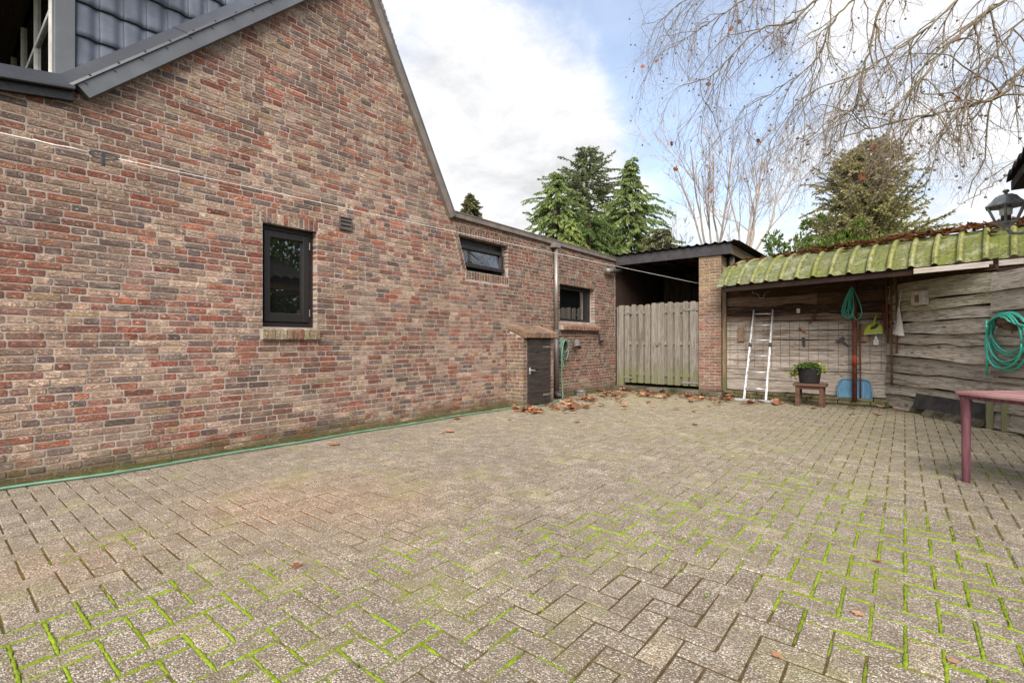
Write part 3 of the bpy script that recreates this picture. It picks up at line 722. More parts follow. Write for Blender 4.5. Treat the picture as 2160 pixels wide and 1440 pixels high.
for x in (-1.0,-2.1):
    s = MB(); s.tube([(x,-.28,3.0),(x,-.28,4.42)], .035, 10); s.build('downpipe', M_zinc, house)
# drainpipe and wall fittings
dp = MB(); dp.tube([(.07,7.725,1.30),(.07,7.725,2.90)], .040, 14); dpo = dp.build('drainpipe', M_zinc, house, smooth=True)
s = MB(); s.box(0.0,.13,7.60,7.80,2.875,2.955); s.build('hopper', M_taupe, dpo, bev=.01)
s = MB(); s.tube([(.075,7.722,.13),(.075,7.722,1.32)], .054, 14); s.build('lower_pipe', M_pvc, dpo, smooth=True)
s = MB(); s.tube([(.075,7.722,.15),(.08,7.725,.09),(.11,7.74,.062),(.17,7.775,.058)], .056, 14, cap=False); s.build('pipe_shoe', M_darkgrey, dpo, smooth=True)
for z in (1.735, 1.16):
    s = MB(); s.tube([(.07,7.725,z-.018),(.07,7.725,z+.018)], .050 if z > 1.4 else .062, 14); s.box(0,.05,7.715,7.735,z-.01,z+.01); s.build('pipe_bracket', M_pvc, dpo)
s = MB(); s.tube([(.10,10.36,2.735),(.10,9.88,2.685)], .05, 14); sp = s.build('outlet_pipe', M_darkgrey, house, smooth=True)
s = MB(); s.tube([(.10,9.98,2.697),(.10,9.70,2.668)], .056, 14); s.build('pipe_end', M_zinc, sp, smooth=True)
s = MB(); s.tube([(.02,10.22,2.62),(.02,10.23,1.30),(.025,10.18,1.22),(.02,10.05,1.215)], .006, 6); s.build('cable', M_zinc, house)

# ------------------------------------------------------------------ brick coal bunker against the wall
bunk = thing('coal_bunker', 'low brick bunker with black wooden door built against the house wall', 'bunker', (.2,6.85,0))
b = MB(); b.box(.0,.3475,6.3315,7.22,-.05,1.16); b.sweep([(0,1.16),(.3475,1.16),(0,1.31)], (0,6.3315,0), (0,7.22,0), (1,0,0), (0,0,1))
bw = b.build('wall', M_mortar, bunk)
PB = [(C(128,82,64),8),(C(142,108,84),8),(C(106,94,76),8),(C(126,110,80),6)]
BW = Wall((0,6.327,0), (1,0,0), (0,-1,0), 31)                         # side towards the camera
for k in range(21):
    z = CO*(k+.5); mx = .36 if z < 1.13 else max(.05, .36-(z-1.13)*2.2)
    BW.fill(z, CO-.011, 0.0, mx, lambda u, z: PB, head=.4)
BW.emit(bw)
BF = Wall((.352,0,0), (0,1,0), (1,0,0), 32)                           # narrow jambs either side of the door
for k in range(19):
    z = CO*(k+.5); BF.fill(z, CO-.011, 6.327, 6.435, lambda u, z: PB, head=1.); BF.fill(z, CO-.011, 7.10, 7.215, lambda u, z: PB, head=1.)
BF.emit(bw)
rr = random.Random(8); nb = 15
for i in range(nb):                                                    # bricks laid on edge as a sloping cover
    y = 6.31+(i+.5)*(.95/nb); q = MB(); hw = .95/nb/2-.004; e = rr.uniform(-.004,.004); fx = .425+rr.uniform(-.008,.008)
    q.sweep([(-.0,1.325),(0,1.39+e),(fx,1.243+e),(fx+.004,1.16),(fx-.03,1.148)], (0,y-hw,0), (0,y+hw,0), (1,0,0), (0,0,1), pick([(C(150,116,88),4),(C(130,104,84),3),(C(112,92,78),2)], rr))
    q.build('brick', M_brick, bunk, bev=.003)
d = MB(); d.box(.34,.365,6.44,7.095,.02,1.145); door = d.build('door', M_door, bunk)
zb = [.03,.21,.36,.50,.70,.92,1.14]
for i in range(6):
    s = MB(); s.box(.365,.378,6.445,7.09,zb[i]+.002,zb[i+1]-.002); s.build('board', M_door, door, bev=.002)
for z in (.17, 1.0):
    s = MB(); s.box(.378,.386,6.86,7.10,z-.016,z+.016); s.build('hinge', M_zinc, door)
s = MB(); s.tube([(.37,6.475,.615),(.42,6.475,.615),(.425,6.56,.608)], .010, 8); s.box(.378,.384,6.455,6.495,.55,.66); s.build('handle', M_alu, door)

# ------------------------------------------------------------------ pillar, gate, lean-to
pil = thing('brick_pillar', 'square brick pillar between the gate and the tool shed', 'pillar', (2.13,10.45,.0))
b = MB(); b.box(1.913,2.3525,10.3115,10.70,-.02,2.855); pc = b.build('core', M_mortar, pil)
def pal_pillar(u, z):
    return [(C(184,156,104),6),(C(164,136,94),5),(C(156,126,96),3)] if z > 2.15 else [(C(164,126,96),5),(C(178,138,110),4),(C(164,106,84),2)] if z > 1.75 else PAL_P
PF = Wall((0,10.307,0), (1,0,0), (0,-1,0), 41); PS = Wall((2.357,0,0), (0,1,0), (1,0,0), 42)
for k in range(46):
    z = .02+CO*(k+.5); odd = k % 2
    cuts = [1.908, 2.018, 2.238, 2.361] if odd else [1.908, 2.128, 2.361]
    for a, c in zip(cuts[:-1], cuts[1:]): PF.put((a+c)/2, z, c-a-.011, CO-.011, .02, pick(pal_pillar(0, z), PF.r))
    cuts = [10.302, 10.41, 10.61, 10.70] if not odd else [10.302, 10.51, 10.70]
    for a, c in zip(cuts[:-1], cuts[1:]): PS.put((a+c)/2, z, c-a-.011, CO-.011, .02, pick(pal_pillar(0, z), PS.r))
PF.emit(pc); PS.emit(pc)

gate = thing('garden_gate', 'weathered grey double gate of overlapping vertical boards', 'gate', (1.0,10.36,.1))
gr = random.Random(9)
def gboard(x, y, w_, z0, z1, name='board'):
    q = MB(); r_ = .028
    q.sweep([(-w_/2,0),(w_/2,0),(w_/2,z1-z0-r_),(w_/2-r_*.4,z1-z0-r_*.3),(w_/2-r_*1.2,z1-z0),(-w_/2+r_*1.2,z1-z0),(-w_/2+r_*.4,z1-z0-r_*.3),(-w_/2,z1-z0-r_)], (x,y,z0), (x,y+.018,z0), (1,0,0), (0,0,1))
    return q.build(name, M_gate, gate, origin=(x,y,z0), bev=.002)
X0, X1, XMID = .205, 1.87, 1.02
xs = [.275,.445,.61,.77,.925]
for i, x in enumerate(xs):
    gboard(x+gr.uniform(-.005,.005), 10.34, .118, .155, 1.925+.012*math.sin(i*1.9)+i*.004)
for x in (.36,.53,.69,.85): gboard(x, 10.395, .118, .16, 1.90)
xs2 = [1.10,1.28,1.45,1.62,1.78]
for i, x in enumerate(xs2): gboard(x+gr.uniform(-.005,.005), 10.34, .118 if i < 4 else .13, .15, 1.955+.01*math.sin(i*2.3)-i*.003)
for x in (1.19,1.365,1.535,1.70): gboard(x, 10.395, .118, .155, 1.93)
gboard(.985, 10.335, .045, .15, 1.945); gboard(1.035, 10.332, .05, .15, 1.95); gboard(1.868, 10.36, .06, .15, 1.93)
for a, c in ((X0, .99), (1.05, 1.885)):
    for z in (.33, 1.02, 1.72):
        q = MB(); q.box(a, c, 10.361, 10.392, z, z+.075); q.build('rail', M_gate, gate)
q = MB(); q.box(.085,.195,10.31,10.42,.08,1.93); q.build('gate_post', M_gate, gate, origin=(.14,10.36,.08), bev=.004)
q = MB(); q.box(.02,.085,10.33,10.42,.08,1.90); q.build('gate_post', M_gate, gate, origin=(.05,10.36,.08), bev=.004)
for x0, x1, z in ((.10,.42,1.74),(.09,.42,.27),(1.57,1.895,1.77),(1.55,1.89,.22)):
    q = MB(); q.box(x0,x1,10.328,10.339,z-.02,z+.02); q.build('hinge', M_zinc, gate)
q = MB(); q.box(.965,1.075,10.318,10.338,1.035,1.075); q.box(.99,1.045,10.30,10.325,1.0,1.04); q.build('latch', M_zinc, gate, bev=.003)

lean = thing('lean_to_roof', 'flat black-edged lean-to roof over the gate passage', 'roof', (1.2,10.3,2.85))
q = MB(); q.box(.02,2.55,10.265,10.30,2.855,3.07); q.build('fascia', M_fascia, lean)
q = MB(); q.box(2.515,2.55,10.302,13.3,2.86,3.06); q.build('side_board', M_post, lean)
q = MB(); nr = 15; prof = []
for i in range(nr*6+1):
    u = i/6; k = u-math.floor(u); x = .0+2.72*u/nr
    prof.append((x, 3.085+(.035*max(0, 1-abs(k-.5)/.22)**.6 if abs(k-.5) < .22 else 0)))
q.grid(lambda i, j: (prof[i][0], 10.20+j*3.2, prof[i][1]+.02*j), len(prof)-1, 1); q.build('corrugated_sheet', M_tiledark, lean, thick=.008, fix=False)
for y in (11.0, 11.8, 12.6):
    q = MB(); q.box(.02,2.5,y,y+.07,2.90,3.05); q.build('beam', M_beam, lean)
for x in (.5,1.1,1.7,2.3):
    q = MB(); q.box(x,x+.06,10.32,13.2,2.84,2.90); q.build('rafter', M_beam, lean)
q = MB(); q.box(2.41,2.49,10.72,10.80,.05,2.86); q.build('prop', M_zinc, lean)
fe = thing('plank_fence', 'dark upright plank fence at the back of the passage behind the gate', 'fence', (1.2,13.3,0))
for i in range(17):
    q = MB(); x = -.02+i*.152; q.box(x, x+.135, 13.3+(i%2)*.025, 13.32+(i%2)*.025, .1, 2.95); q.build('board', M_fence, fe, origin=(x,13.3,.1))
q = MB(); q.box(2.34,2.36,10.69,13.3,.1,3.08); q.build('side_light_stop', M_beam, fe)  # added to keep light from leaking into the passage
q = MB(); q.box(-.1,2.7,13.36,13.40,0,3.10); q.build('fence_light_stop', M_beam, fe)  # unseen sheet added to stop sky light showing past the fence boards
q = MB(); q.box(-.05,-.02,10.32,13.36,.1,3.08); q.build('side_light_stop', M_beam, fe)  # added to keep light out on the house side

# ------------------------------------------------------------------ tool shed
shed = thing('tool_shed', 'open plank tool shed with mossy corrugated barrel roof', 'shed', (4.2,10.2,0))
YW = 10.45; pr_ = random.Random(17)
def plank(name, mat, A, Bp, z0, z1, w0=None, w1=None, thick=.03, tint=(1,1,1,1), wav=.012, off=0., lip=.0):
    """one horizontal board between plan points A and B with uneven waney edges; local x runs along it"""
    A, Bp = Vector((*A,0)), Vector((*Bp,0)); U = (Bp-A); L = U.length; U.normalize(); N = Vector((U.y,-U.x,0))
    if N.dot(Vector((CAM.x,CAM.y,0))-A) < 0: N = -N
    w0 = w0 if w0 is not None else (z0, z1); w1 = w1 if w1 is not None else (z0, z1)
    n = max(4, int(L/.22)); sd_ = pr_.randrange(999); vs_ = []
    for i in range(n+1):
        t = i/n; zb_ = w0[0]*(1-t)+w1[0]*t+wav*(vnoise(i*.55, 0, sd_)-.5)*2; zt = w0[1]*(1-t)+w1[1]*t+wav*(vnoise(i*.55, 7, sd_)-.5)*2
        o_ = A+U*(L*t)+N*off
        vs_ += [o_+N*(thick+lip)+Vector((0,0,zb_)), o_+N*thick+Vector((0,0,zt)), o_+Vector((0,0,zt)), o_+Vector((0,0,zb_))]
    fs = [(4*i+k, 4*i+(k+1)%4, 4*i+4+(k+1)%4, 4*i+4+k) for i in range(n) for k in range(4)]+[(0,1,2,3),(4*n+3,4*n+2,4*n+1,4*n)]
    q = MB(); q.add(vs_, fs)
    rot = Matrix((U, Vector((0,0,1)).cross(U), Vector((0,0,1)))).transposed()
    o = q.build(name, mat, shed, origin=A+Vector((0,0,z0)), rot=rot); o.color = tint; return o
zb = [.125,.345,.545,.71,.92,1.125,1.30,1.475]
for i in range(len(zb)-1):
    k = pr_.uniform(.80,1.10); plank('plank', M_plank, (2.37,YW), (5.06,YW), zb[i]+.004, zb[i+1]-.002, tint=(k,k*.985,k*.96,1), wav=.010, off=pr_.uniform(-.006,.006), lip=.012)
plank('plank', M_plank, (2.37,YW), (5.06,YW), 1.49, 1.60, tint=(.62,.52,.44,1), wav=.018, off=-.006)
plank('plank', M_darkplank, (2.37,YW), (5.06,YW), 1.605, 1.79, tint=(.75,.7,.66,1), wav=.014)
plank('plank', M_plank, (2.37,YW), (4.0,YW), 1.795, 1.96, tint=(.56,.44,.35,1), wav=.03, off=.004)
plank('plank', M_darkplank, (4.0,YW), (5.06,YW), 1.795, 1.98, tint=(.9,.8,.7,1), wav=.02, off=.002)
plank('plank', M_darkplank, (2.37,YW), (5.06,YW), 1.97, 2.22, tint=(.6,.55,.5,1)); plank('plank', M_darkplank, (2.37,YW), (5.06,YW), 2.22, 2.62, tint=(.5,.45,.4,1))  # uppermost dark boards, added to close the shaded gap under the roof
q = MB(); q.box(2.37,5.1,YW+.02,YW+.05,.05,2.62); q.build('wall_backing', M_beam, shed)
RA, RB = Vector((5.05,10.42)), Vector((6.165,8.565)); zl = [.03,.21,.40,.575,.845,1.063,1.22,1.40,1.565,1.73,2.04]; zr = [.03,.214,.392,.595,.797,1.035,1.19,1.40,1.556,1.732,1.99]
for i in range(len(zl)-1):
    k = pr_.uniform(.80,1.12); c_ = (k,k*.98,k*.93,1) if i < 8 else (k*.96,k*.98,k*.82,1)
    plank('plank', M_plankR, tuple(RA), tuple(RB), 0, 0, (zl[i]+.006, zl[i+1]-.004), (zr[i]+.006, zr[i+1]-.004), tint=c_, wav=.022, off=pr_.uniform(-.008,.012), lip=.032)
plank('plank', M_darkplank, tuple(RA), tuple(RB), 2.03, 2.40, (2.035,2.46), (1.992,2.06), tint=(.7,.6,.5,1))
q = MB(); q.obox((*((RA+RB)/2), 1.1), ((RB.x-RA.x)/2,(RB.y-RA.y)/2,0), (.004,.003,0), (0,0,1.05)); q.build('wall_backing', M_beam, shed)  # dark sheet added behind the planks so the gaps look shaded
RC = RB+(RB-RA).normalized()*2.35; nrm = Vector((-(RB-RA).y, (RB-RA).x)).normalized(); 
if nrm.dot(Vector((CAM.x,CAM.y))-RB) < 0: nrm = -nrm
z2 = [.02,.227,.455,.66,.858,1.055,1.27,1.466,1.72,1.955]
for i in range(len(z2)-1):
    k = pr_.uniform(.76,1.0); plank('plank', M_plankR, tuple(RB+nrm*.035), tuple(RC+nrm*.035), z2[i]+.004, z2[i+1]-.003, tint=(k,k*.97,k*.92,1), wav=.010, lip=.034)
q = MB(); a_ = RB+nrm*.10; q.box(a_.x-.035,a_.x+.035,a_.y-.05,a_.y+.03,0,.50); q.build('post', M_gate, shed, origin=(a_.x,a_.y,0), bev=.004)
a_ = RB+(RB-RA).normalized()*.25+nrm*.06; q = MB(); q.box(a_.x-.08,a_.x+.10,a_.y-.02,a_.y+.02,0,.48); q.build('post', M_gate, shed, origin=(a_.x,a_.y,0), bev=.004)
for px_ in ((2.41,10.36),(5.13,10.22)):
    q = MB(); q.box(px_[0]-.035,px_[0]+.035,px_[1]-.03,px_[1]+.04,.1 if px_[0] < 3 else 1.85,2.6); q.build('post', M_post, shed, origin=(px_[0],px_[1],.1))
# roof
EA, EB = Vector((2.43,9.71)), Vector((7.35,8.27)); ed = (EB-EA).normalized(); EL = (EB-EA).length; rb = Vector((.11,.994)).normalized()
SEC = [(0,2.135),(.06,2.225),(.15,2.325),(.27,2.425),(.42,2.52),(.6,2.60),(.8,2.66),(1.05,2.70),(1.35,2.705),(1.7,2.68),(2.1,2.62)]
nrib = 20; sub = 12; cols_n = nrib*sub
def ribh(i):
    k = (i % sub)/sub; return (0, 0, 0, .002, 0, 0, 0, .004, .042, .052, .042, .004)[i % sub]
def rpt(i, j):
    u = EL*i/cols_n; p_ = EA+ed*u+rb*SEC[j][0]; z = SEC[j][1]
    a, c = SEC[max(0,j-1)], SEC[min(len(SEC)-1,j+1)]; t = Vector((c[0]-a[0], c[1]-a[1])).normalized(); h = ribh(i)
    return (p_.x-rb.x*t.y*h, p_.y-rb.y*t.y*h, z+t.x*h+.006*math.sin(u*1.7))
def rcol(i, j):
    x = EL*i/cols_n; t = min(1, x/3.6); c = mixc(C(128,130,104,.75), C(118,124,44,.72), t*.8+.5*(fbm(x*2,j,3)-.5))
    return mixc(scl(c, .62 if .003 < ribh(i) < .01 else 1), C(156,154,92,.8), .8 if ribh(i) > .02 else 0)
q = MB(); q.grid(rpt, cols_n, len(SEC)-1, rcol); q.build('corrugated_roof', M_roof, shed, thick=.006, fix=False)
def eave_beam(u0, u1, mat, name, z0, z1, off, d):
    a, c = EA+ed*u0+rb*off, EA+ed*u1+rb*off; q = MB(); n2 = Vector((-ed.y, ed.x))
    q.add([(*(a),z0),(*(c),z0),(*(c+n2*d),z0),(*(a+n2*d),z0),(*(a),z1),(*(c),z1),(*(c+n2*d),z1),(*(a+n2*d),z1)], [(0,3,2,1),(4,5,6,7),(0,1,5,4),(1,2,6,5),(2,3,7,6),(3,0,4,7)])
    return q.build(name, mat, shed, origin=(a.x,a.y,z0), rot=Matrix(((ed.x,-ed.y,0),(ed.y,ed.x,0),(0,0,1))), bev=.004)
eave_beam(.10, EL-.05, M_beam, 'eave_beam', 2.035, 2.125, .035, .06)
eave_beam(3.04, 4.12, M_whiteboard, 'pale_eave_board', 2.045, 2.118, -.005, .028)
for u in (.35, 1.25, 2.15):
    a = EA+ed*u; q = MB(); q.add([(a.x,a.y+.03,2.05),(a.x+.06,a.y+.03,2.05),(a.x+.06,YW-.01,2.32),(a.x,YW-.01,2.32),(a.x,a.y+.03,2.14),(a.x+.06,a.y+.03,2.14),(a.x+.06,YW-.01,2.42),(a.x,YW-.01,2.42)], [(0,3,2,1),(4,5,6,7),(0,1,5,4),(1,2,6,5),(2,3,7,6),(3,0,4,7)]); q.build('rafter', M_beam, shed)
q = MB(); q.box(5.1,8.2,11.2,11.3,0,2.62); q.box(2.4,5.1,11.6,11.65,0,2.6); q.build('shed_light_stop', M_beam, shed)  # unseen walls added to stop light leaking in from behind
# steel post
q = MB(); q.tube([(4.58,10.25,.06),(4.58,10.25,2.35)], .035, 14); po = q.build('steel_post', M_rust, shed, smooth=True)
q = MB(); q.tube([(4.58,10.25,.66),(4.58,10.25,.86)], .0362, 14); q.build('painted_band', M_redband, po, smooth=True)
q = MB(); q.tube([(4.66,10.30,.10),(4.655,10.30,1.40)], .010, 8); q.build('conduit', M_rust, po, smooth=True)
# brick plinth under the back wall
pr2 = random.Random(77)
for row, (z0, z1, y0) in enumerate(((0,.055,10.24),(.06,.112,10.28))):
    x = 2.42+(0 if row else .06)
    while x < 5.02:
        L = pr2.choice((.19,.20,.21,.26)); q = MB(); e = pr2.uniform(-.012,.012)
        q.box(x, min(x+L, 5.05), y0+e, YW+.02, z0+.001, z1+pr2.uniform(-.006,.004)); o = q.build('plinth_brick', M_plinth, shed, bev=.006); x += L+.012

# wire grid hung on the back wall
q = MB(); YG = YW-.045
for i in range(17): x = 2.50+i*.1525; q.tube([(x,YG,.57+pr2.uniform(-.01,.01)),(x+pr2.uniform(-.01,.01),YG,1.50+pr2.uniform(-.04,.03))], .0024, 5)
for i in range(7): z = .60+i*.142; q.tube([(2.46,YG-.006,z),(3.7,YG-.006,z+pr2.uniform(-.008,.008)),(4.99,YG-.006,z)], .0021, 5)
tag(q.build('wire_grid', M_wire, origin=(3.7,YG,.57)), 'rusty square wire mesh hung on the back wall of the tool shed', 'wire mesh')

# ------------------------------------------------------------------ things in and around the shed
lad = thing('ladder', 'folded aluminium ladder leaning on the plank wall beside the pillar', 'ladder', (3.13,9.56,0))
def lp(x, t, dx=0): return Vector((x, 9.575+t*.78, .035+t*1.72))
for x0, x1 in ((2.955,2.962),(3.318,3.292)):
    for t0, t1 in ((0,.555),(.60,.97)):
        a = Vector((x0+(x1-x0)*t0, 0, 0))+lp(0,t0); c = Vector((x0+(x1-x0)*t1, 0, 0))+lp(0,t1); d_ = (c-a); L = d_.length; d_.normalize(); nn = Vector((1,0,0)).cross(d_)
        for dy in (0, .055):
            q = MB(); o_ = nn*dy*-1; q.obox((a+c)/2+Vector((0,dy,-dy*.25)), (.0115,0,0), d_*(L/2), nn*.019); q.build('rail', M_alu, lad, bev=.003)
    m = Vector((x0+(x1-x0)*.58,0,0))+lp(0,.575); q = MB(); q.lathe([(.0,-.02),(.038,-.02),(.042,0),(.038,.02),(0,.02)], m+Vector((0,.02,0)), 12, mat=Matrix.Rotation(R(90),3,'Y')); q.build('hinge_joint', M_darkgrey, lad)
    tp_ = Vector((x1,0,0))+lp(0,.97); q = MB(); q.tube([tp_, tp_+Vector((.002,.035,.08))], [.012,.004], 6); q.build('end_cap', M_darkgrey, lad)
for t in (.115,.285,.46,.63,.795,.925):
    p_ = lp(0,t); q = MB(); q.tube([(2.96,p_.y,p_.z),(3.31-.02*t,p_.y,p_.z)], .0135, 8); q.build('rung', M_alu, lad, smooth=True)
q = MB(); q.obox((3.165,9.535,.03), (.375,-.012,0), (0,.03,0), (0,0,.022)); q.build('foot_bar', M_alu, lad, bev=.005)

stool = thing('wooden_stool', 'low brown wooden stool carrying a planter before the plank wall', 'stool', (4.0,9.58,0))
q = MB(); q.box(3.765,4.245,9.43,9.75,.34,.385); q.build('seat', M_bench, stool, origin=(4,9.6,.36), bev=.006)
q = MB(); q.box(3.80,4.21,9.46,9.72,.29,.34); q.build('apron', M_bench, stool, origin=(4,9.6,.31))
for x in (3.80,4.145):
    for y in (9.45,9.67):
        q = MB(); q.box(x,x+.065,y,y+.06,0,.34); q.build('leg', M_bench, stool, origin=(x,y,0), bev=.004)
pot = thing('potted_plant', 'black planter of trailing green geranium leaves on the brown stool', 'plant', (3.99,9.60,.386))
q = MB(); q.lathe([(.135,.386),(.142,.40),(.168,.61),(.178,.625),(.178,.64),(.160,.64),(.155,.60),(0,.60)], (3.99,9.60,0), 28, 1.05, .8); q.build('pot', M_pot, pot, smooth=True)
lf = MB(); lr = random.Random(6)
def oval(mb, c, d, side, L, Wd, col, bend=.2, n=6):
    d = d.normalized(); side = (side-d*side.dot(d)).normalized(); up = d.cross(side)
    prof = [(0,.12),(.25,.42),(.5,.5),(.75,.38),(1,.03)]
    vs_ = []
    for t, w_ in prof:
        m = c+d*(L*t)-up*(bend*L*t*t); vs_ += [m-side*(w_*Wd)+up*.06*Wd, m, m+side*(w_*Wd)+up*.06*Wd]
    fs = []
    for i in range(4): fs += [(3*i,3*i+1,3*i+4,3*i+3),(3*i+1,3*i+2,3*i+5,3*i+4)]
    mb.add(vs_, fs, col)
def rdir(r, zmin=-1, zmax=1):
    a = r.random()*6.283; z = r.uniform(zmin, zmax); k = math.sqrt(max(0,1-z*z)); return Vector((k*math.cos(a), k*math.sin(a), z))
for k in range(420):
    a = lr.random()*6.28; rad = math.sqrt(lr.random())*.21; c = Vector((3.99+rad*math.cos(a)*1.15, 9.60+rad*math.sin(a)*.8, .645+lr.uniform(-.01,.11)*(1-rad*2.2)))
    if rad > .15 and abs(math.cos(a)) > .6: c.z -= lr.uniform(0,.10)
    col = scl(mixc(C(74,116,44,.85), C(120,156,60,.85), lr.random()), lr.uniform(.7,1.1))
    if (c.x > 4.12 or c.x < 3.82) and lr.random() < .6: col = C(176,188,56,.85)
    oval(lf, c, rdir(lr,-.2,.5), rdir(lr,-.3,.3), lr.uniform(.025,.05), lr.uniform(.03,.045), col)
for k in range(60):
    c = Vector((3.76+lr.gauss(0,.035), 9.56+lr.gauss(0,.04), .56+lr.gauss(0,.04))); oval(lf, c, rdir(lr,-.6,.2), rdir(lr,-.3,.3), .04, .04, mixc(C(186,180,50,.85), C(120,150,50,.85), lr.random()))
tag(lf.build('leaves', M_leaf, pot, fix=False, smooth=True), kind='stuff')

sh = thing('snow_shovel', 'blue plastic shovel blade standing on the plinth behind the steel post', 'shovel', (4.57,10.34,.1))
q = MB(); nu, nv = 20, 10
def sblade(i, j):
    u = (i/nu*2-1); v = j/nv; hw = .243; x = u*hw; z = .085+v*(.345-.17*(1-(1-min(1,max(0,(abs(u)-.62)/.38))**2.2)**(1/2.2)))
    y = 10.335+.035*v+.02*(u*u)*-1+.010*(abs(u) > .9)*-1+.006*math.cos(u*22)*(.2 < v < .9)
    return (4.572+x, y, z)
q.grid(sblade, nu, nv); q.build('blade', M_blue, sh, thick=.008, smooth=True, fix=False)
rim = [sblade(0,j) for j in range(nv+1)]+[sblade(i,nv) for i in range(1,nu)]+[sblade(nu,j) for j in range(nv,-1,-1)]
q = MB(); q.tube([Vector(p_)+Vector((0,-.012,0)) for p_ in rim], .012, 6); q.build('rim', M_blue, sh, smooth=True)
q = MB(); q.box(4.335,4.81,10.318,10.330,.078,.092); q.build('edge_strip', M_alu, sh)

def coil(name, mat, label, cat, pts_list, rad, org_):
    o = thing(name, label, cat, org_)
    for pts in pts_list:
        q = MB(); q.tube(pts, rad, 8); q.build('loop', mat, o, smooth=True)
    return o
loops = []; cr_ = random.Random(12)
for k, (w_, bot, cx_, sk) in enumerate(((.085,1.47,4.62,.03),(.07,1.49,4.49,-.06),(.055,1.52,4.45,-.08),(.06,1.56,4.42,-.10),(.05,1.50,4.53,-.02))):
    pts = []
    for i in range(25):
        t = i/24; a = -math.pi/2+2*math.pi*t; top = 2.04
        z = (top+bot)/2-(top-bot)/2*math.sin(a+math.pi)*1.0
        x = cx_+w_*math.cos(a)*(1.0-.75*max(0,(z-1.6)/.44)) ; x += (4.545-cx_)*max(0,(z-1.55)/.49)
        pts.append((x, 10.195-.012*k+.02*math.sin(a*2), z))
    loops.append(pts)
coil('hose_coil', M_hose2, 'coiled teal hose hanging from the steel post under the shed roof', 'hose', loops, .0085, (4.53,10.19,1.5))
# teal hose on the old basket at the right
bd = (RB-RA).normalized(); tc_ = RB+bd*.31+nrm*.07
basket = thing('wall_basket', 'rusty half-round metal basket fixed to the plank wall at the right edge', 'basket', (tc_.x,tc_.y,1.23))
q = MB(); nu, nv = 14, 6
def bsk(i, j):
    a = math.pi*i/nu; k = j/nv*math.pi/2; r_ = math.cos(k)
    p_ = tc_+bd*(-.21*math.cos(a)*r_)+nrm*(.13*math.sin(a)*r_); return (p_.x, p_.y, 1.365-.135*math.sin(k))
q.grid(bsk, nu, nv); q.build('bowl', M_bowlrust, basket, thick=.008, smooth=True, fix=False)
q = MB(); q.tube([Vector(bsk(i,0)) for i in range(nu+1)], .007, 6); q.build('rim', M_bowlrust, basket, smooth=True)
q = MB(); q.tube([(*(tc_+nrm*.02),1.235),(*(tc_+nrm*.02),1.19)], .006, 6); q.build('drain_pin', M_bowlrust, basket)
loops = []
for k in range(6):
    w_ = (.275,.265,.285,.25,.27,.26)[k]; bot = (.80,.92,.75,.98,.86,.77)[k]; top = 1.455-.012*k; cx_ = (.02,.04,.0,.05,.03,.01)[k]; pts = []
    for i in range(37):
        a = 2*math.pi*i/36; zc_ = (top+bot)/2; z = zc_+(top-bot)/2*math.sin(a); xx = cx_+w_*math.cos(a)*(1+.05*math.sin(a*2+k))
        dpt = .10+.022*k+.03*math.cos(a) if z > 1.3 else .075+.016*k
        p_ = tc_+bd*xx+nrm*(dpt-.03); pts.append((p_.x,p_.y,z+.012*math.sin(3*a+k)))
    loops.append(pts)
p_ = tc_-bd*.23+nrm*.12; e_ = tc_-bd*.21+nrm*.13
loops.append([(p_.x,p_.y,1.36),(p_.x,p_.y,1.2),(e_.x,e_.y,.95),(e_.x,e_.y,.665)])
coil('hose_coil', M_hose2, 'thick coil of teal hose hung over the rusty wall basket', 'hose', loops, .0115, (tc_.x,tc_.y,.7))

# small things on the shed walls
def single(name, mb, mat, label, cat, o_, **k): return tag(mb.build(name, mat, origin=o_, **k), label, cat)
q = MB(); q.box(2.665,2.775,YG-.045,YG-.012,1.10,1.385); single('wooden_block', q, M_block, 'small upright wooden board hung on the wire mesh left of the ladder', 'board', (2.72,YG,1.1), bev=.003)
q = MB(); q.box(4.625,4.765,YG-.05,YG-.014,1.095,1.39); single('wooden_block', q, M_block, 'wooden board hung on the wire mesh between steel post and dustpan', 'board', (4.7,YG,1.1), bev=.003)
dpn = thing('dustpan', 'lime green dustpan with a grey brush hung on the shed wall', 'dustpan', (4.84,YG-.05,1.22)); nu, nv = 12, 8
def dpan(i, j):
    u = i/nu*2-1; v = j/nv; hw = .13*math.sqrt(max(.02, 1-(v*.96)**2.4)) ; return (4.835+u*hw+.01*v, YG-.05-.05*(1-v)*(1-u*u*.3)-.02, 1.225+v*.185+.012*u)
q = MB(); q.grid(dpan, nu, nv); q.build('pan', M_lime, dpn, thick=.005, smooth=True, fix=False)
rim = [dpan(0,j) for j in range(nv+1)]+[dpan(i,nv) for i in range(1,nu)]+[dpan(nu,j) for j in range(nv,-1,-1)]
q = MB(); q.tube([Vector(p_)+Vector((0,-.012,0)) for p_ in rim], .007, 6); q.build('rim', M_lime, dpn, smooth=True)
q = MB(); q.tube([dpan(0,0), dpan(6,0), dpan(12,0)], .007, 6); q.build('lip', M_white, dpn)
q = MB(); q.tube([(4.825,YG-.085,1.33),(4.845,YG-.08,1.42),(4.865,YG-.07,1.50),(4.88,YG-.05,1.545)], [.022,.018,.015,.008], 8); q.build('handle', M_lime, dpn, smooth=True)
q = MB(); q.tube([(4.80,YG-.095,1.315),(4.85,YG-.10,1.335),(4.90,YG-.095,1.39)], [.016,.028,.018], 8); q.build('brush', M_darkgrey, dpn, smooth=True)
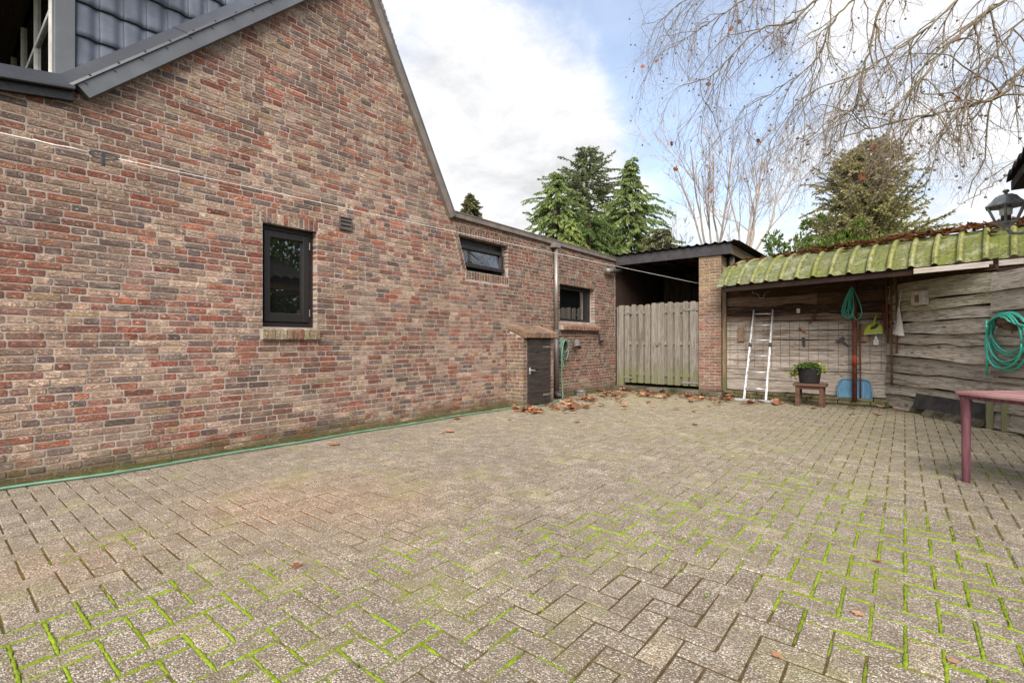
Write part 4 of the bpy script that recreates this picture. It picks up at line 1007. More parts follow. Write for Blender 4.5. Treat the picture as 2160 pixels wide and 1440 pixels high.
q = MB(); q.box(4.832,4.905,YG-.04,YG-.012,1.035,1.125); q.tube([(4.868,YG-.026,1.12),(4.868,YG-.026,1.20)], [.03,.012], 8); single('paint_brush', q, M_white, 'small white block hanging below the lime dustpan', 'brush', (4.87,YG,1.03), bev=.003)
q = MB(); q.obox((3.79,YG-.02,1.14), (.022,0,.004), (0,.012,0), (-.002,0,.03)); q.obox((3.797,YG-.02,1.085), (.024,0,0), (0,.014,0), (.004,0,.026)); q.obox((3.807,YG-.02,1.03), (.016,0,-.006), (0,.010,0), (.003,0,.028)); single('black_clamp', q, M_darkgrey, 'small black clamp hanging on the wire mesh above the planter', 'clamp', (3.79,YG,1.0), bev=.004)
q = MB(); q.obox((4.365,YG-.025,1.125), (.055,0,.035), (0,.014,0), (-.016,0,.026)); q.obox((4.44,YG-.02,1.055), (.045,0,-.042), (0,.009,0), (.008,0,.009)); single('hand_scraper', q, M_darkgrey, 'dark hand scraper hung slanting on the mesh left of the steel post', 'tool', (4.4,YG,1.03), bev=.003)
q = MB(); q.tube([(3.72,YG-.02,1.345),(3.78,YG-.02,1.295),(3.83,YG-.02,1.265)], [.012,.014,.008], 8); single('pruning_handle', q, M_orange, 'short orange tool handle stuck in the wire mesh', 'tool', (3.78,YG,1.26), smooth=True)
q = MB(); q.obox((3.96,YG-.035,1.555), (.030,0,-.005), (0,.014,0), (.012,0,.045)); q.obox((3.925,YG-.04,1.475), (.010,0,-.006), (0,.006,0), (.024,0,.04)); single('old_trowel', q, M_bench, 'worn trowel hung on the dark beam above the wire mesh', 'tool', (3.95,YG,1.45), bev=.003)
q = MB(); q.box(3.68,3.735,YW-.062,YW-.048,1.625,1.71); single('number_plate', q, M_white, 'small white plate nailed to the dark planks above the mesh', 'plate', (3.7,YW,1.63), bev=.002)
q = MB(); q.lathe([(0,-.03),(.028,-.024),(.034,0),(.028,.024),(0,.03)], (3.245,10.33,1.61), 12); single('red_ball', q, M_redband, 'round red knob behind the top rung of the ladder', 'knob', (3.245,10.33,1.58), smooth=True)
for a_, lab in ((((2.50,YG-.02,1.50),(2.66,YG-.02,1.50),(2.78,YG-.02,1.555),(2.86,YG-.02,1.545),(2.95,YG-.02,1.50)), 'bent pale wire left of the ladder top'), (((3.30,YG-.02,1.53),(3.40,YG-.02,1.565),(3.50,YG-.02,1.53),(3.75,YG-.02,1.525)), 'bent pale wire right of the ladder top'), (((3.06,9.75,2.06),(3.07,9.75,1.99),(3.16,9.75,1.965),(3.19,9.75,1.89),(3.24,9.75,1.88),(3.27,9.75,1.97),(3.36,9.75,2.02),(3.37,9.74,2.06)), 'pale wire loop hanging below the eave near the pillar')):
    q = MB(); q.tube(a_, .005, 6); single('wire_hook', q, M_zinc, lab, 'wire', a_[0], smooth=True)
for k, (x, z0, lean_, lab) in enumerate(((5.03,1.07,-.03,'long-handled garden tool with the shortest shaft, nearest the dustpan'),(5.085,.37,.0,'middle long tool handle with the lowest end, in the shed corner'),(5.15,.90,.03,'tool handle hanging right beside the white bag'))):
    tl = thing('garden_tool', lab, 'tool', (x,10.29-.09*k,z0))
    q = MB(); q.tube([(x,10.27-.09*k,z0),(x-.01+lean_*.2,10.25-.09*k,2.28)], .0145, 8); q.build('shaft', M_handle, tl, origin=(x,10.27-.09*k,z0), smooth=True)
    q = MB(); q.tube([(x-.08,10.27-.09*k,2.27),(x+.08,10.27-.09*k,2.27)], .02, 8); q.build('head', M_rust, tl)
bm_ = MB(); br_ = random.Random(2)
for k in range(90):
    x = 5.06+br_.gauss(0,.045); bm_.tube([(x,10.34,1.9+br_.random()*.1),(x+br_.gauss(0,.03),10.33,1.6),(x+br_.gauss(0,.05),10.32,1.24+br_.random()*.15)], .003, 4)
single('bristle_broom', bm_, M_rust, 'bundle of reddish brown twigs hung behind the tool handles', 'broom', (5.06,10.33,1.25))
bag = thing('cloth_bag', 'white cloth bag with black lettering hung on the side plank wall', 'bag', (5.27,10.0,1.2))
wdir = (RB-RA).normalized(); bc_ = Vector((5.24,10.1))
def bagp(i, j, n=16):
    v = j/10; a = 2*math.pi*i/n; w_ = .018+.16*v**.9; d_ = .012+.045*v; z = 1.645-v*.44-.02*v*math.cos(a)*0-.045*v*(math.cos(a))*.5
    w_ *= 1+.05*math.sin(a*5+v*2)
    p_ = bc_+wdir*(w_*math.cos(a)*.72-.01*v)+nrm*(.07+d_*math.sin(a)); return (p_.x, p_.y, z)
q = MB(); q.grid(bagp, 16, 10); q.add([bagp(i,10) for i in range(16)], [tuple(range(16))]); q.build('sack', M_canvas, bag, smooth=True)
q = MB(); t_ = bc_+nrm*.07; u_ = bc_+wdir*.06+nrm*.05; q.tube([(*t_,1.64),(*(t_+wdir*.02),1.78),(*u_,1.965)], .006, 6); q.build('cord', M_canvas, bag, smooth=True)
txc = bpy.data.curves.new('lettering', 'FONT'); txc.body = 'COCONN'; txc.size = .05; txc.extrude = .0008; txc.align_x = 'CENTER'; txc.align_y = 'CENTER'
txo = bpy.data.objects.new('lettering', txc); sc.collection.objects.link(txo)
dg = bpy.context.evaluated_depsgraph_get(); tme = bpy.data.meshes.new_from_object(txo.evaluated_get(dg)); bpy.data.objects.remove(txo)
tme.materials.clear(); tme.materials.append(M_black); to = bpy.data.objects.new('lettering', tme); sc.collection.objects.link(to); to.parent = bag
zx = Vector((wdir.x,wdir.y,0)); nz = Vector((nrm.x,nrm.y,0)); upv = (Vector((0,0,1))+zx*.22-nz*.06).normalized(); side_ = upv.cross(nz).normalized(); nz2 = side_.cross(upv)
to.rotation_euler = Matrix((upv, -side_ if side_.dot(zx) > 0 else side_, nz2 if (upv.cross(-side_ if side_.dot(zx) > 0 else side_)).dot(nz2) > 0 else -nz2)).transposed().to_euler()
pb = bc_+wdir*.006+nrm*.121; to.location = Vector((pb.x,pb.y,1.395))-org(bag)
hb = thing('wall_box', 'small grey wooden box fixed to the side plank wall near the eave', 'box', (5.51,9.65,1.65))
c_ = Vector((5.508,9.652)); q = MB()
q.obox((*(c_+nrm*.09),1.755), Vector((*wdir,0))*.135, Vector((*nrm,0))*.04, (0,0,.105)); q.build('case', M_whiteboard, hb, bev=.004); 
q = MB(); q.obox((*(c_+nrm*.135),1.745), Vector((*wdir,0))*.04, Vector((*nrm,0))*.004, (0,0,.055)); q.build('worn_panel', M_block, hb)
# dark boards leaning along the foot of the side wall
fd = (RB-RA).normalized(); F0 = RA+(RB-RA)*.33+nrm*.09; F1 = RB+nrm*.09
for (t0, t1, z0, z1, off, tilt_, mat, lab) in ((.36,.985,.075,.30,.13,.06,M_rubber,'long dark fibre sheet leaning on the foot of the side wall'),(.50,.995,.0,.10,.22,.10,M_concrete,'mossy plank lying below the dark fibre sheet'),(.30,.56,.0,.17,.10,.08,M_plinth,'green mossy board leaning beside the dark fibre sheet'),(.10,.36,.0,.16,.08,.07,M_plankR,'broken grey board end at the corner of the side wall')):
    a = RA+(RB-RA)*t0+nrm*off; c = RA+(RB-RA)*t1+nrm*off; q = MB(); nn = Vector((*nrm,0)); wv = Vector((0,0,z1-z0))-nn*tilt_; A3, C3 = Vector((*a,z0)), Vector((*c,z0)); tk = (wv.cross(Vector((*fd,0)))).normalized()*.012
    q.add([A3,C3,C3+wv,A3+wv,A3+tk,C3+tk,C3+wv+tk,A3+wv+tk], [(0,1,2,3),(7,6,5,4),(0,4,5,1),(1,5,6,2),(2,6,7,3),(3,7,4,0)])
    single('leaning_board', q, mat, lab, 'board', A3)

# ------------------------------------------------------------------ along the house wall
def spline(P, n=10):
    P = [Vector(p_) for p_ in P]; out = []
    for i in range(len(P)-1):
        p0, p1, p2, p3 = P[max(i-1,0)], P[i], P[i+1], P[min(i+2,len(P)-1)]
        for k in range(n):
            t = k/n; out.append(.5*((2*p1)+(-p0+p2)*t+(2*p0-5*p1+4*p2-p3)*t*t+(-p0+3*p1-3*p2+p3)*t**3))
    return out+[P[-1]]
wf = MB(); fr_ = random.Random(44)
def dirt(n, fn):
    pts = [fn(i/n) for i in range(n+1)]
    for a_, b_ in zip(pts[:-1], pts[1:]): wf.add([a_[0], b_[0], b_[1], a_[1]], [(0,1,2,3)], scl(mixc(C(84,74,52,.75), C(92,98,48,.75), fbm(a_[0].y*2+9, a_[0].x*2, 81)), .8+.4*fr_.random())); 
dirt(240, lambda t: (Vector((.001,-1+11.05*t,.012+.016*vnoise(t*150,0,82))), Vector((.035+.075*vnoise(t*70,3,83)**2*2+.03*vnoise(t*230,1,84),-1+11.05*t,.0005))))
dirt(60, lambda t: (Vector((2.45*t,10.062,.015)), Vector((2.45*t,9.98-.12*vnoise(t*22,3,85),.0005))))
dirt(60, lambda t: (Vector((2.42+2.6*t,10.26,.015)), Vector((2.42+2.6*t,10.14-.12*vnoise(t*25,3,86),.0005))))
tag(wf.build('wall_foot_dirt', M_joint, pavement, fix=False), kind='stuff')
hs = thing('garden_hose', 'thin green garden hose trailing along the foot of the house wall', 'hose', (.2,3.0,0))
zg = .016
q = MB(); q.tube(spline([(.13,-.8,zg),(.10,.39,zg),(.205,1.05,zg),(.185,1.97,zg),(.215,2.7,zg),(.19,3.28,zg),(.22,4.1,zg),(.205,4.9,zg),(.27,5.7,zg),(.33,6.3,zg+.01),(.47,6.55,zg),(.44,7.1,zg),(.30,7.50,zg),(.19,7.77,.05),(.15,7.80,.35),(.142,7.80,.75),(.135,7.795,1.0)]), .0105, 8); q.build('run', M_hose, hs, smooth=True)
reel = thing('hose_coil', 'pale green hose coiled on a wall bracket beside the drainpipe', 'hose', (.1,7.93,.7))
q = MB(); q.sweep([(7.80,1.10),(7.93,1.16),(8.07,1.14),(8.14,1.06),(8.13,1.0),(8.08,1.07),(7.95,1.09),(7.84,1.03)], (.0,0,0), (.10,0,0), (0,1,0), (0,0,1)); q.build('bracket', M_hose3, reel, bev=.004)
for k in range(5):
    pts = []; bz = (.70,.76,.82,.88,.74)[k]
    for i in range(29):
        a = 2*math.pi*i/28; zc_ = (1.115+bz)/2; pts.append((.04+.024*k, 7.955+(.155-.012*k)*math.cos(a)+.03*(1-math.sin(a))*(.5-k*.2), zc_+(1.115-bz)/2*math.sin(a)))
    q = MB(); q.tube(pts, .0125, 8); q.build('loop', M_hose3, reel, smooth=True)
q = MB(); q.tube([(.15,7.83,1.0),(.14,7.82,.8),(.14,7.87,.62),(.15,7.84,.57)], .012, 8); q.build('hose_end', M_hose3, reel, smooth=True)
q = MB(); q.tube([(.0,8.18,.86),(.05,8.18,.86),(.06,8.18,.83)], .013, 8); q.build('tap', M_redband, reel)
def bucket(name, mat, label, cat, c, r0, r1, L, axis):
    t = thing(name, label, cat, c); rot_ = Vector((0,0,1)).rotation_difference(Vector(axis).normalized()).to_matrix()
    q = MB(); q.lathe([(0,0),(r0,0),(r1,L),(r1+.004,L),(r1+.004,L-.012),(r1-.006,L-.005),(r0-.006,.01),(0,.01)], c, 18, mat=rot_); q.build('body', mat, t, smooth=True)
    q = MB(); q.tube([(0,c[1],c[2]+.0),(c[0],c[1],c[2])], .012, 8); q.build('arm', M_pvc, t); return t
bucket('wall_spot', M_zinc, 'galvanised cone lamp pointing down beside the hose coil', 'wall lamp', (.07,8.46,1.10), .062, .080, .16, (.45,-.45,-.9))
bucket('wall_spot', M_pvc, 'small dark cone lamp on the wall nearest the gate', 'wall lamp', (.06,9.50,1.25), .035, .06, .15, (.25,-.1,-.95))
bo = thing('metal_bowl', 'round steel feeding bowl on the ground by the annex wall', 'bowl', (.16,8.50,0))
q = MB(); q.lathe([(0,.0),(.125,.0),(.130,.01),(.112,.085),(.125,.092),(.122,.096),(.100,.085),(.095,.03),(0,.028)], (.16,8.50,.006), 24); q.build('body', M_steel, bo, smooth=True)

# ------------------------------------------------------------------ clothes line
cl = thing('clothes_line', 'white clothes line stretched from the house to the pillar', 'clothes line', (1.923,10.3,2.3))
LA, LB = Vector((.03,.055,2.637)), Vector((1.923,10.298,2.302))
def ln(t): return LA.lerp(LB, t)+Vector((0,0,-.012*math.sin(math.pi*t)))
def tpx(px):
    lo, hi = 0, 1
    for _ in range(40):
        m = (lo+hi)/2
        if proj(ln(m))[0] < px: lo = m
        else: hi = m
    return lo
t1, t2 = tpx(188), tpx(248)
q = MB(); q.tube([ln(t1*i/6) for i in range(7)], .005, 6); q.tube([ln(tpx(70))+Vector((.006,0,.004)), ln(tpx(110))+Vector((.006,0,-.004)), ln(tpx(150))+Vector((.006,0,.004)), ln(t1)], .005, 6); q.build('doubled_end', M_rope, cl, smooth=True)
q = MB(); q.tube([ln(t2+(1-t2)*i/20) for i in range(21)], .0029, 6); q.build('line', M_rope, cl, smooth=True)
ring = []; c = ln((t1+t2)/2); dv = (ln(t2)-ln(t1)); hl = dv.length/2
for i in range(25):
    a = 2*math.pi*i/24; ring.append(c+dv.normalized()*hl*math.cos(a)+Vector((0,0,.028))*math.sin(a))
q = MB(); q.tube(ring, .0055, 6); q.tube([ln(t1),ring[12]], .004, 6); q.build('tensioner_ring', M_darkgrey, cl, smooth=True)
q = MB(); q.obox(c+Vector((.003,-.004,-.03)), (.006,0,0), (0,.014,.0), (0,0,.058)); q.build('clip', M_darkgrey, cl, bev=.004)

# ------------------------------------------------------------------ garden table at the right
tb = thing('garden_table', 'faded maroon plastic garden table cut off by the right edge', 'table', (6.1,4.6,0))
ta = Vector((.55,-.835)).normalized(); 
va = Vector((5.25+0,0)); 
fwd = Vector((-math.sin(TH), math.cos(TH))); rgt = Vector((math.cos(TH), math.sin(TH)))
d1 = (rgt*.095-fwd).normalized(); d2 = Vector((-d1.y, d1.x)); 
if d2.dot(rgt) < 0: d2 = -d2
K0 = Vector((5.545,5.165)); LT, WT = 1.4, .85
def tpoly(ins, rc):
    pts = []
    for (cx_, cy_, a0) in ((ins+rc, ins+rc, 180),(LT-ins-rc, ins+rc, 270),(LT-ins-rc, WT-ins-rc, 0),(ins+rc, WT-ins-rc, 90)):
        for k in range(7):
            a = R(a0+k*15); pts.append((cx_+rc*math.cos(a), cy_+rc*math.sin(a)))
    return [K0+d1*x+d2*y for x, y in pts]
def slab(z0, z1, ins, rc, mb):
    a = tpoly(ins, rc); n = len(a); mb.add([(v.x,v.y,z0) for v in a]+[(v.x,v.y,z1) for v in a], [(k,(k+1)%n,n+(k+1)%n,n+k) for k in range(n)]+[tuple(range(n))[::-1], tuple(range(n,2*n))])
q = MB(); slab(.677, .703, 0, .035, q); q.build('rim', M_table, tb, bev=.006)
for k in range(6):                                                    # planked top of the table
    q = MB(); w0 = .03+k*(WT-.06)/6; w1 = w0+(WT-.06)/6-.004; q.add([(*(K0+d1*a+d2*b_),z) for z in (.7035,.707) for a, b_ in ((.03,w0),(LT-.03,w0),(LT-.03,w1),(.03,w1))], [(0,3,2,1),(4,5,6,7),(0,1,5,4),(1,2,6,5),(2,3,7,6),(3,0,4,7)]); q.build('slat', M_table, tb)
q = MB(); slab(.648, .676, .04, .035, q); q.build('apron', M_tableleg, tb)
for x, y in ((.055,.055),(LT-.055,.055),(LT-.055,WT-.055),(.055,WT-.055)):
    c = K0+d1*x+d2*y; q = MB(); q.lathe([(0,0),(.0245,0),(.026,.008),(.0285,.35),(.032,.62),(.040,.655),(.044,.676),(0,.676)], (c.x,c.y,0), 20); q.build('leg', M_tableleg, tb, smooth=True)

# ------------------------------------------------------------------ outbuilding and lantern at the right edge
ob = thing('outbuilding', 'dark tiled eave of a low outbuilding at the upper right edge', 'building', (7.2,4.6,0))
q = MB(); q.box(7.9,9.6,2.2,5.4,0,2.62); q.build('wall', M_tiledark, ob)
q = MB(); q.sweep([(6.02,2.50),(6.14,2.50),(8.2,3.3),(8.2,3.4),(6.02,2.58)], (0,5.1,0), (0,6.43,0), (1,0,0), (0,0,1)); q.build('roof', M_tiledark, ob)
q = MB(); q.box(6.13,6.26,5.12,6.40,2.36,2.50); q.build('eave_beam', M_post, ob)
q = MB(); q.box(6.40,6.52,5.16,5.28,0,2.36); q.build('post', M_post, ob)
q = MB(); q.box(6.26,8.1,6.22,6.36,2.30,2.45); q.build('soffit', M_beam, ob)
for k in range(5):
    y = 6.44-k*.24; q = MB(); q.sweep([(-.02,.0),(.0,.04),(.06,.055),(.14,.05),(.2,.02),(.24,.0),(.24,-.02),(.18,.0),(.1,.02),(.04,.015),(0,-.02)], (5.99,y-.24,2.60), (6.42,y-.24,2.775), (0,1,0), (0,0,1)); q.build('tile', M_tiledark, ob)
la = thing('lantern', 'grey hexagonal carriage lantern hanging at the outbuilding corner', 'lantern', (5.94,6.10,2.07))
lc = Vector((5.95,6.105,.045)); RL = Matrix.Rotation(R(22),3,'Z')
def hexr(r): return [RL @ Vector((r*math.cos(math.pi/3*k), r*math.sin(math.pi/3*k), 0)) for k in range(6)]
q = MB(); q.lathe([(0,2.352),(.052,2.352),(.056,2.345),(.078,2.335),(.104,2.30),(.112,2.29),(.142,2.262),(.152,2.255),(.150,2.246),(.0,2.246)], lc, 6, mat=RL); q.build('cap', M_lamp, la, bev=.003)
q = MB(); q.lathe([(0,2.352),(.014,2.352),(.011,2.368),(.022,2.378),(.024,2.388),(.016,2.398),(0,2.40)], lc, 12); q.build('finial', M_lamp, la, smooth=True)
top_, bot_ = hexr(.132), hexr(.070)
for k in range(6):
    q = MB(); q.tube([lc+top_[k]+Vector((0,0,2.25)), lc+bot_[k]+Vector((0,0,2.10))], .0095, 5); q.build('bar', M_lamp, la)
    k2 = (k+1)%6; q = MB(); z0, z1 = 2.105, 2.246; a, b_, c, d = top_[k]*.97, top_[k2]*.97, bot_[k2]*.97, bot_[k]*.97
    o1 = [lc+a+Vector((0,0,z1)), lc+b_+Vector((0,0,z1)), lc+c+Vector((0,0,z0)), lc+d+Vector((0,0,z0))]; m_ = (a+c)*.012
    q.add(o1+[v-Vector((m_.x,m_.y,0)) for v in o1], [(0,1,2,3),(7,6,5,4),(0,4,5,1),(1,5,6,2),(2,6,7,3),(3,7,4,0)]); q.build('pane', M_clear, la)
q = MB(); q.lathe([(0,2.035),(.02,2.035),(.026,2.06),(.04,2.075),(.072,2.10),(.076,2.112),(0,2.112)], lc, 6, mat=RL); q.build('base', M_lamp, la)
q = MB(); q.lathe([(0,2.112),(.034,2.112),(.034,2.165),(0,2.165)], lc, 14); q.build('socket', M_darkgrey, la)
q = MB(); q.lathe([(.03,2.165),(.042,2.18),(.044,2.225),(.03,2.243),(0,2.245)], lc, 16); q.build('bulb', M_bulb, la, smooth=True)
q = MB(); q.tube([lc+Vector((0,0,2.05)), lc+Vector((.05,.06,2.015)), lc+Vector((.12,.16,2.02)), lc+Vector((.22,.26,2.10)), lc+Vector((.25,.27,2.36))], .013, 8); q.build('bracket', M_lamp, la, smooth=True)

# ------------------------------------------------------------------ fallen leaves
OUT = [(0,.05),(.30,.22),(.22,.36),(.55,.46),(.50,.62),(.26,.66),(.34,.92),(0,1.05)]
OUT = OUT+[(-x,y) for x, y in OUT[-2:0:-1]]
def leafgeo(mb, c, size, r, col, flat=.35, up=Vector((0,0,1))):
    a = r.random()*6.283; ca, sa = math.cos(a), math.sin(a); cu = r.uniform(.1,.55)*flat*2; tx, ty = r.uniform(-.4,.4)*flat, r.uniform(-.4,.4)*flat
    vs_ = []
    for x, y in [(0,.5)]+OUT:
        x *= r.uniform(.75,1.2); y = y-.5; z = cu*(x*x*1.4+y*y*.6)+r.uniform(0,.09)*flat*2+abs(tx)*.4+abs(ty)*.4+tx*x+ty*y
        vs_.append(Vector(((x*ca-y*sa)*size, (x*sa+y*ca)*size, max(.002,z*size*.9)))+Vector(c))
    n = len(OUT); mb.add(vs_, [(0, 1+k, 1+(k+1)%n) for k in range(n)], col)
BR = [C(176,116,80,.85), C(150,92,64,.85), C(190,136,100,.85), C(128,80,58,.8), C(200,152,118,.85)]
lr = random.Random(23)
SOLO = [((703,938),.13,'large curled brown leaf on the paving below the tall window'),((626,1195),.05,'pale pinkish leaf lying alone in the left foreground'),((333,1058),.04,'tiny brown leaf left of centre on the paving near the hose'),
 ((1640,1384),.035,'small orange leaf at the bottom edge right of centre'),((1808,1295),.045,'pale curled leaf in the mossy right foreground'),((1850,1185),.045,'thin pale leaf on the mossy paving right of centre'),((2010,1397),.04,'orange leaf chip in the lower right corner'),
 ((965,884),.13,'brown leaf touching the hose left of the bunker'),((950,911),.12,'brown leaf just right of its smaller neighbour, out from the hose'),((932,914),.07,'smaller leaf left of a brown leaf, out from the hose'),((1217,891),.11,'single leaf on the paving below the feeding bowl'),
 ((1090,868),.12,'leaf lying in front of the bunker side'),((1467,897),.10,'light brown leaf alone in the middle of the yard'),((1427,842),.10,'brown leaf between the drift and the open yard'),((1723,906),.05,'small leaf alone before the planter'),((1715,862),.11,'leaf at the foot of the wooden stool'),
 ((1797,862),.15,'broad brown leaf in front of the blue shovel'),((1797,874),.13,'brown leaf nearest the yard before the blue shovel'),((1852,875),.15,'wide leaf on the paving right of the blue shovel'),((1860,859),.14,'leaf against the plinth right of the blue shovel'),((1890,866),.13,'leaf lying at the corner of the side wall'),
 ((1463,868),.09,'leaf on the paving just out from the gate drift'),((1495,858),.08,'leaf on the paving before the pillar'),((1048,866),.13,'brown leaf against the wall left of the bunker'),((1076,886),.09,'leaf on the paving out from the bunker corner')]
for (px, py), sz, lab in SOLO:
    c = gz(px, py); q = MB(); leafgeo(q, c+Vector((0,0,.004)), sz*.95, lr, lr.choice(BR)); single('fallen_leaf', q, M_dry, lab, 'leaf', c, fix=False, smooth=False)
q = MB()
def drift(px, py, n, sx, sy, sz=.13):
    for k in range(int(n*1.5)):
        c = gz(px+lr.gauss(0,sx), py+lr.gauss(0,sy)); leafgeo(q, c+Vector((0,0,.002+lr.random()*.018)), sz*lr.uniform(.4,1.15), lr, scl(lr.choice(BR), lr.uniform(.6,1.35)), .7)
for a in ((1345,828,10,12,3),(1365,835,14,10,3),(1400,837,12,14,2.5),(1300,831,8,9,5),(1266,830,8,6,4),(1275,838,8,6,3),(1245,846,5,6,2),(1300,843,4,5,2),(1320,826,4,5,2),(1455,838,13,9,2),(1480,843,7,8,2),(1530,841,14,9,3),(1545,836,8,5,3),(1588,851,10,14,2),(1636,852,6,8,2),
          (1113,868,10,8,2.5),(1132,870,10,7,2.5),(1172,861,10,6,3),(1195,860,10,8,3),(1205,853,6,4,3),(1228,843,8,10,2),(1215,857,3,6,2),(1147,856,5,5,2),(1196,842,4,4,2),(1380,826,5,12,2),(1240,860,3,8,2),(1500,842,3,6,2),(1090,862,3,6,2),(1190,872,3,30,4),(1330,850,3,40,5),(1430,852,3,50,5),(1560,852,3,40,3),(1290,860,2,40,5)):
    drift(*a)
tag(q.build('leaf_drift', M_dry, origin=(1.2,9.6,0), fix=False), 'drift of dry brown plane leaves along the gate and bunker', 'leaves', kind='stuff')
q = MB()
for k in range(900):
    u = lr.random()**.8*EL; s_ = .95+lr.gauss(0,.22)+(.25 if u < 1.2 else 0); s_ = max(.35, min(1.8, s_))
    if u < .9 and lr.random() < .7: continue
    if s_ < .62 and lr.random() < .75: continue
    j = max(i for i in range(len(SEC)-1) if SEC[i][0] <= s_); t = (s_-SEC[j][0])/(SEC[j+1][0]-SEC[j][0]); z = SEC[j][1]*(1-t)+SEC[j+1][1]*t; p_ = EA+ed*u+rb*s_
    leafgeo(q, (p_.x,p_.y,z+.012+lr.random()*.05), .14*lr.uniform(.7,1.2), lr, scl(lr.choice(BR), lr.uniform(.7,1.1)), .6)
p_ = EA+ed*.18+rb*.42; leafgeo(q, (p_.x,p_.y,2.56), .17, lr, C(190,110,66,.85), .4)
tag(q.build('roof_leaves', M_dry, origin=(4.5,10,2.7), fix=False), 'dry leaves lodged along the top of the mossy shed roof', 'leaves', kind='stuff')
for k in range(1): pass

# ------------------------------------------------------------------ trees
def branch(mb, r, p, d, L, rad, seg, wig, trop, n=5, taper=.25, col=None):
    pts = [Vector(p)]; rads = [rad]; d = Vector(d).normalized()
    for i in range(seg):
        d = (d+Vector((r.gauss(0,wig),r.gauss(0,wig),r.gauss(0,wig)))+trop).normalized(); pts.append(pts[-1]+d*(L/seg)); rads.append(rad*(1-(1-taper)*(i+1)/seg))
    mb.tube(pts, rads, n, col, cap=False); return pts, rads
def sidedir(r, d, ang):
    d = d.normalized(); o = d.orthogonal().normalized(); o.rotate(Matrix.Rotation(r.random()*6.283, 3, d)); return (d*math.cos(ang)+o*math.sin(ang)).normalized()

def conifer(label, base, H_, Rm, seed, dens, droop, cols, t0=.12, shape=.8, spray=.24, lean_=0., gap=0., trunk_r=.16, cat='tree', skip=0., rough=0.):
    r = random.Random(seed); base = Vector(base); t = thing('conifer_tree', label, cat, base)
    q = MB(); q.tube([base, base+Vector((lean_*.3,0,H_*.5)), base+Vector((lean_,0,H_*.97))], [trunk_r,trunk_r*.6,.015], 8); q.build('trunk', M_barkd, t, smooth=True)
    cr = MB(); wd_ = MB(); nb = int(dens*H_)
    for b_ in range(nb):
        u = t0+(1-t0)*(b_+r.random())/nb; prof = (1-u)**shape*(1+.25*math.sin(u*23+seed))*min(1, .45+(u-t0)*5+.3)
        L = Rm*max(.05, prof)*r.uniform(.42,1.2)+.12; a = r.random()*6.283
        if (gap and vnoise(a*1.6, u*9, seed) < gap) or r.random() < skip: continue
        p0 = base+Vector((lean_*u,0,H_*u)); d = Vector((math.cos(a), math.sin(a), .35-droop*.15+r.uniform(-1,1.2)*rough)); pts = [p0]; n = 6
        for i in range(n):
            d = (d+Vector((r.gauss(0,.10),r.gauss(0,.10),-droop*.17+r.gauss(0,.06)))).normalized(); pts.append(pts[-1]+d*(L/n))
        wd_.tube(pts, [.022*L/Rm+.006]+[.008]*(n-1)+[.003], 3, cap=False)
        col = scl(mixc(cols[0], cols[1], r.random()), r.uniform(.75,1.15))
        ns = int(7+L*17)
        for k in range(ns):
            f_ = .22+.78*(k+r.random())/ns; i = min(n-1, int(f_*n)); p_ = pts[i].lerp(pts[i+1], f_*n-i); dd_ = (pts[i+1]-pts[i]).normalized()
            sd_ = dd_.cross(Vector((0,0,1))).normalized()*(1 if r.random() < .5 else -1)
            for m in range(3):
                v = (dd_*r.uniform(.2,.9)+sd_*r.uniform(-.2,.9)+Vector((0,0,-droop*r.uniform(.2,.9)+r.gauss(0,.25)))).normalized(); l_ = spray*r.uniform(.5,1.2)*(.6+.4*(1-u)); wv = v.cross(rdir(r)).normalized()*l_*.17
                c2 = scl(col, r.uniform(.7,1.25)); m_ = p_+v*l_*.5
                cr.add([p_, m_-wv, p_+v*l_+Vector((0,0,-.05*l_)), m_+wv], [(0,1,2,3)], c2)
    wd_.build('branches', M_barkd, t, fix=False); tag(cr.build('crown', M_leaf, t, fix=False), kind='stuff'); return t
G1, G2 = C(118,138,76), C(156,172,104); O1, O2 = C(120,122,80), C(146,144,98); D1, D2 = C(108,120,80), C(138,144,102)
def gp(px, d): v = at(px, 720, d); return (v.x, v.y, 0)
def hz(py, d): return CAM.z+(720-py)/1020*d
conifer('drooping green cypress on the left of the three behind the annex', gp(1182,23), hz(362,23), 3.6, 1, 60, .95, (G1,G2), t0=.2, shape=.62, spray=.24, lean_=-.25, gap=.06, rough=.35)
conifer('tallest conifer with bare lower trunk between the two cypresses', gp(1238,27), hz(312,27), 4.6, 2, 46, .45, (D1,D2), t0=.28, shape=.5, spray=.26, gap=.18, rough=.45, trunk_r=.26)
conifer('drooping green cypress on the right of the three behind the annex', gp(1330,22), hz(335,22), 4.1, 3, 60, .95, (G1,G2), t0=.15, shape=.8, spray=.24, gap=.08, rough=.35)
conifer('low dark conifer filling in below the tallest one', gp(1245,21), hz(455,21), 3.4, 4, 50, .9, (C(88,110,58,.9),C(116,140,74,.9)), t0=.1, shape=.45)
conifer('pale green young cypress at the roof edge, before the tall trio', gp(1205,18), hz(462,18), 1.9, 14, 54, 1.2, (C(134,152,74),C(164,178,98)), t0=.1, shape=.6)
conifer('small rounded conifer at the right end of the group', gp(1392,19), hz(482,19), 1.5, 5, 60, .6, (O1,O2), t0=.1, shape=.4)
conifer('distant conifer top peeking over the flat roof edge', gp(992,33), hz(412,33), 2.4, 6, 34, .3, (C(124,122,84,.8),C(150,146,100,.8)), t0=.45, shape=.7, spray=.4, gap=.25)
conifer('broad olive conifer rising behind the tool shed roof', gp(1842,17), hz(300,17), 2.5, 7, 110, .25, (C(158,154,102),C(186,178,126)), t0=.25, shape=.45, spray=.20, skip=.25, rough=.7, trunk_r=.2)
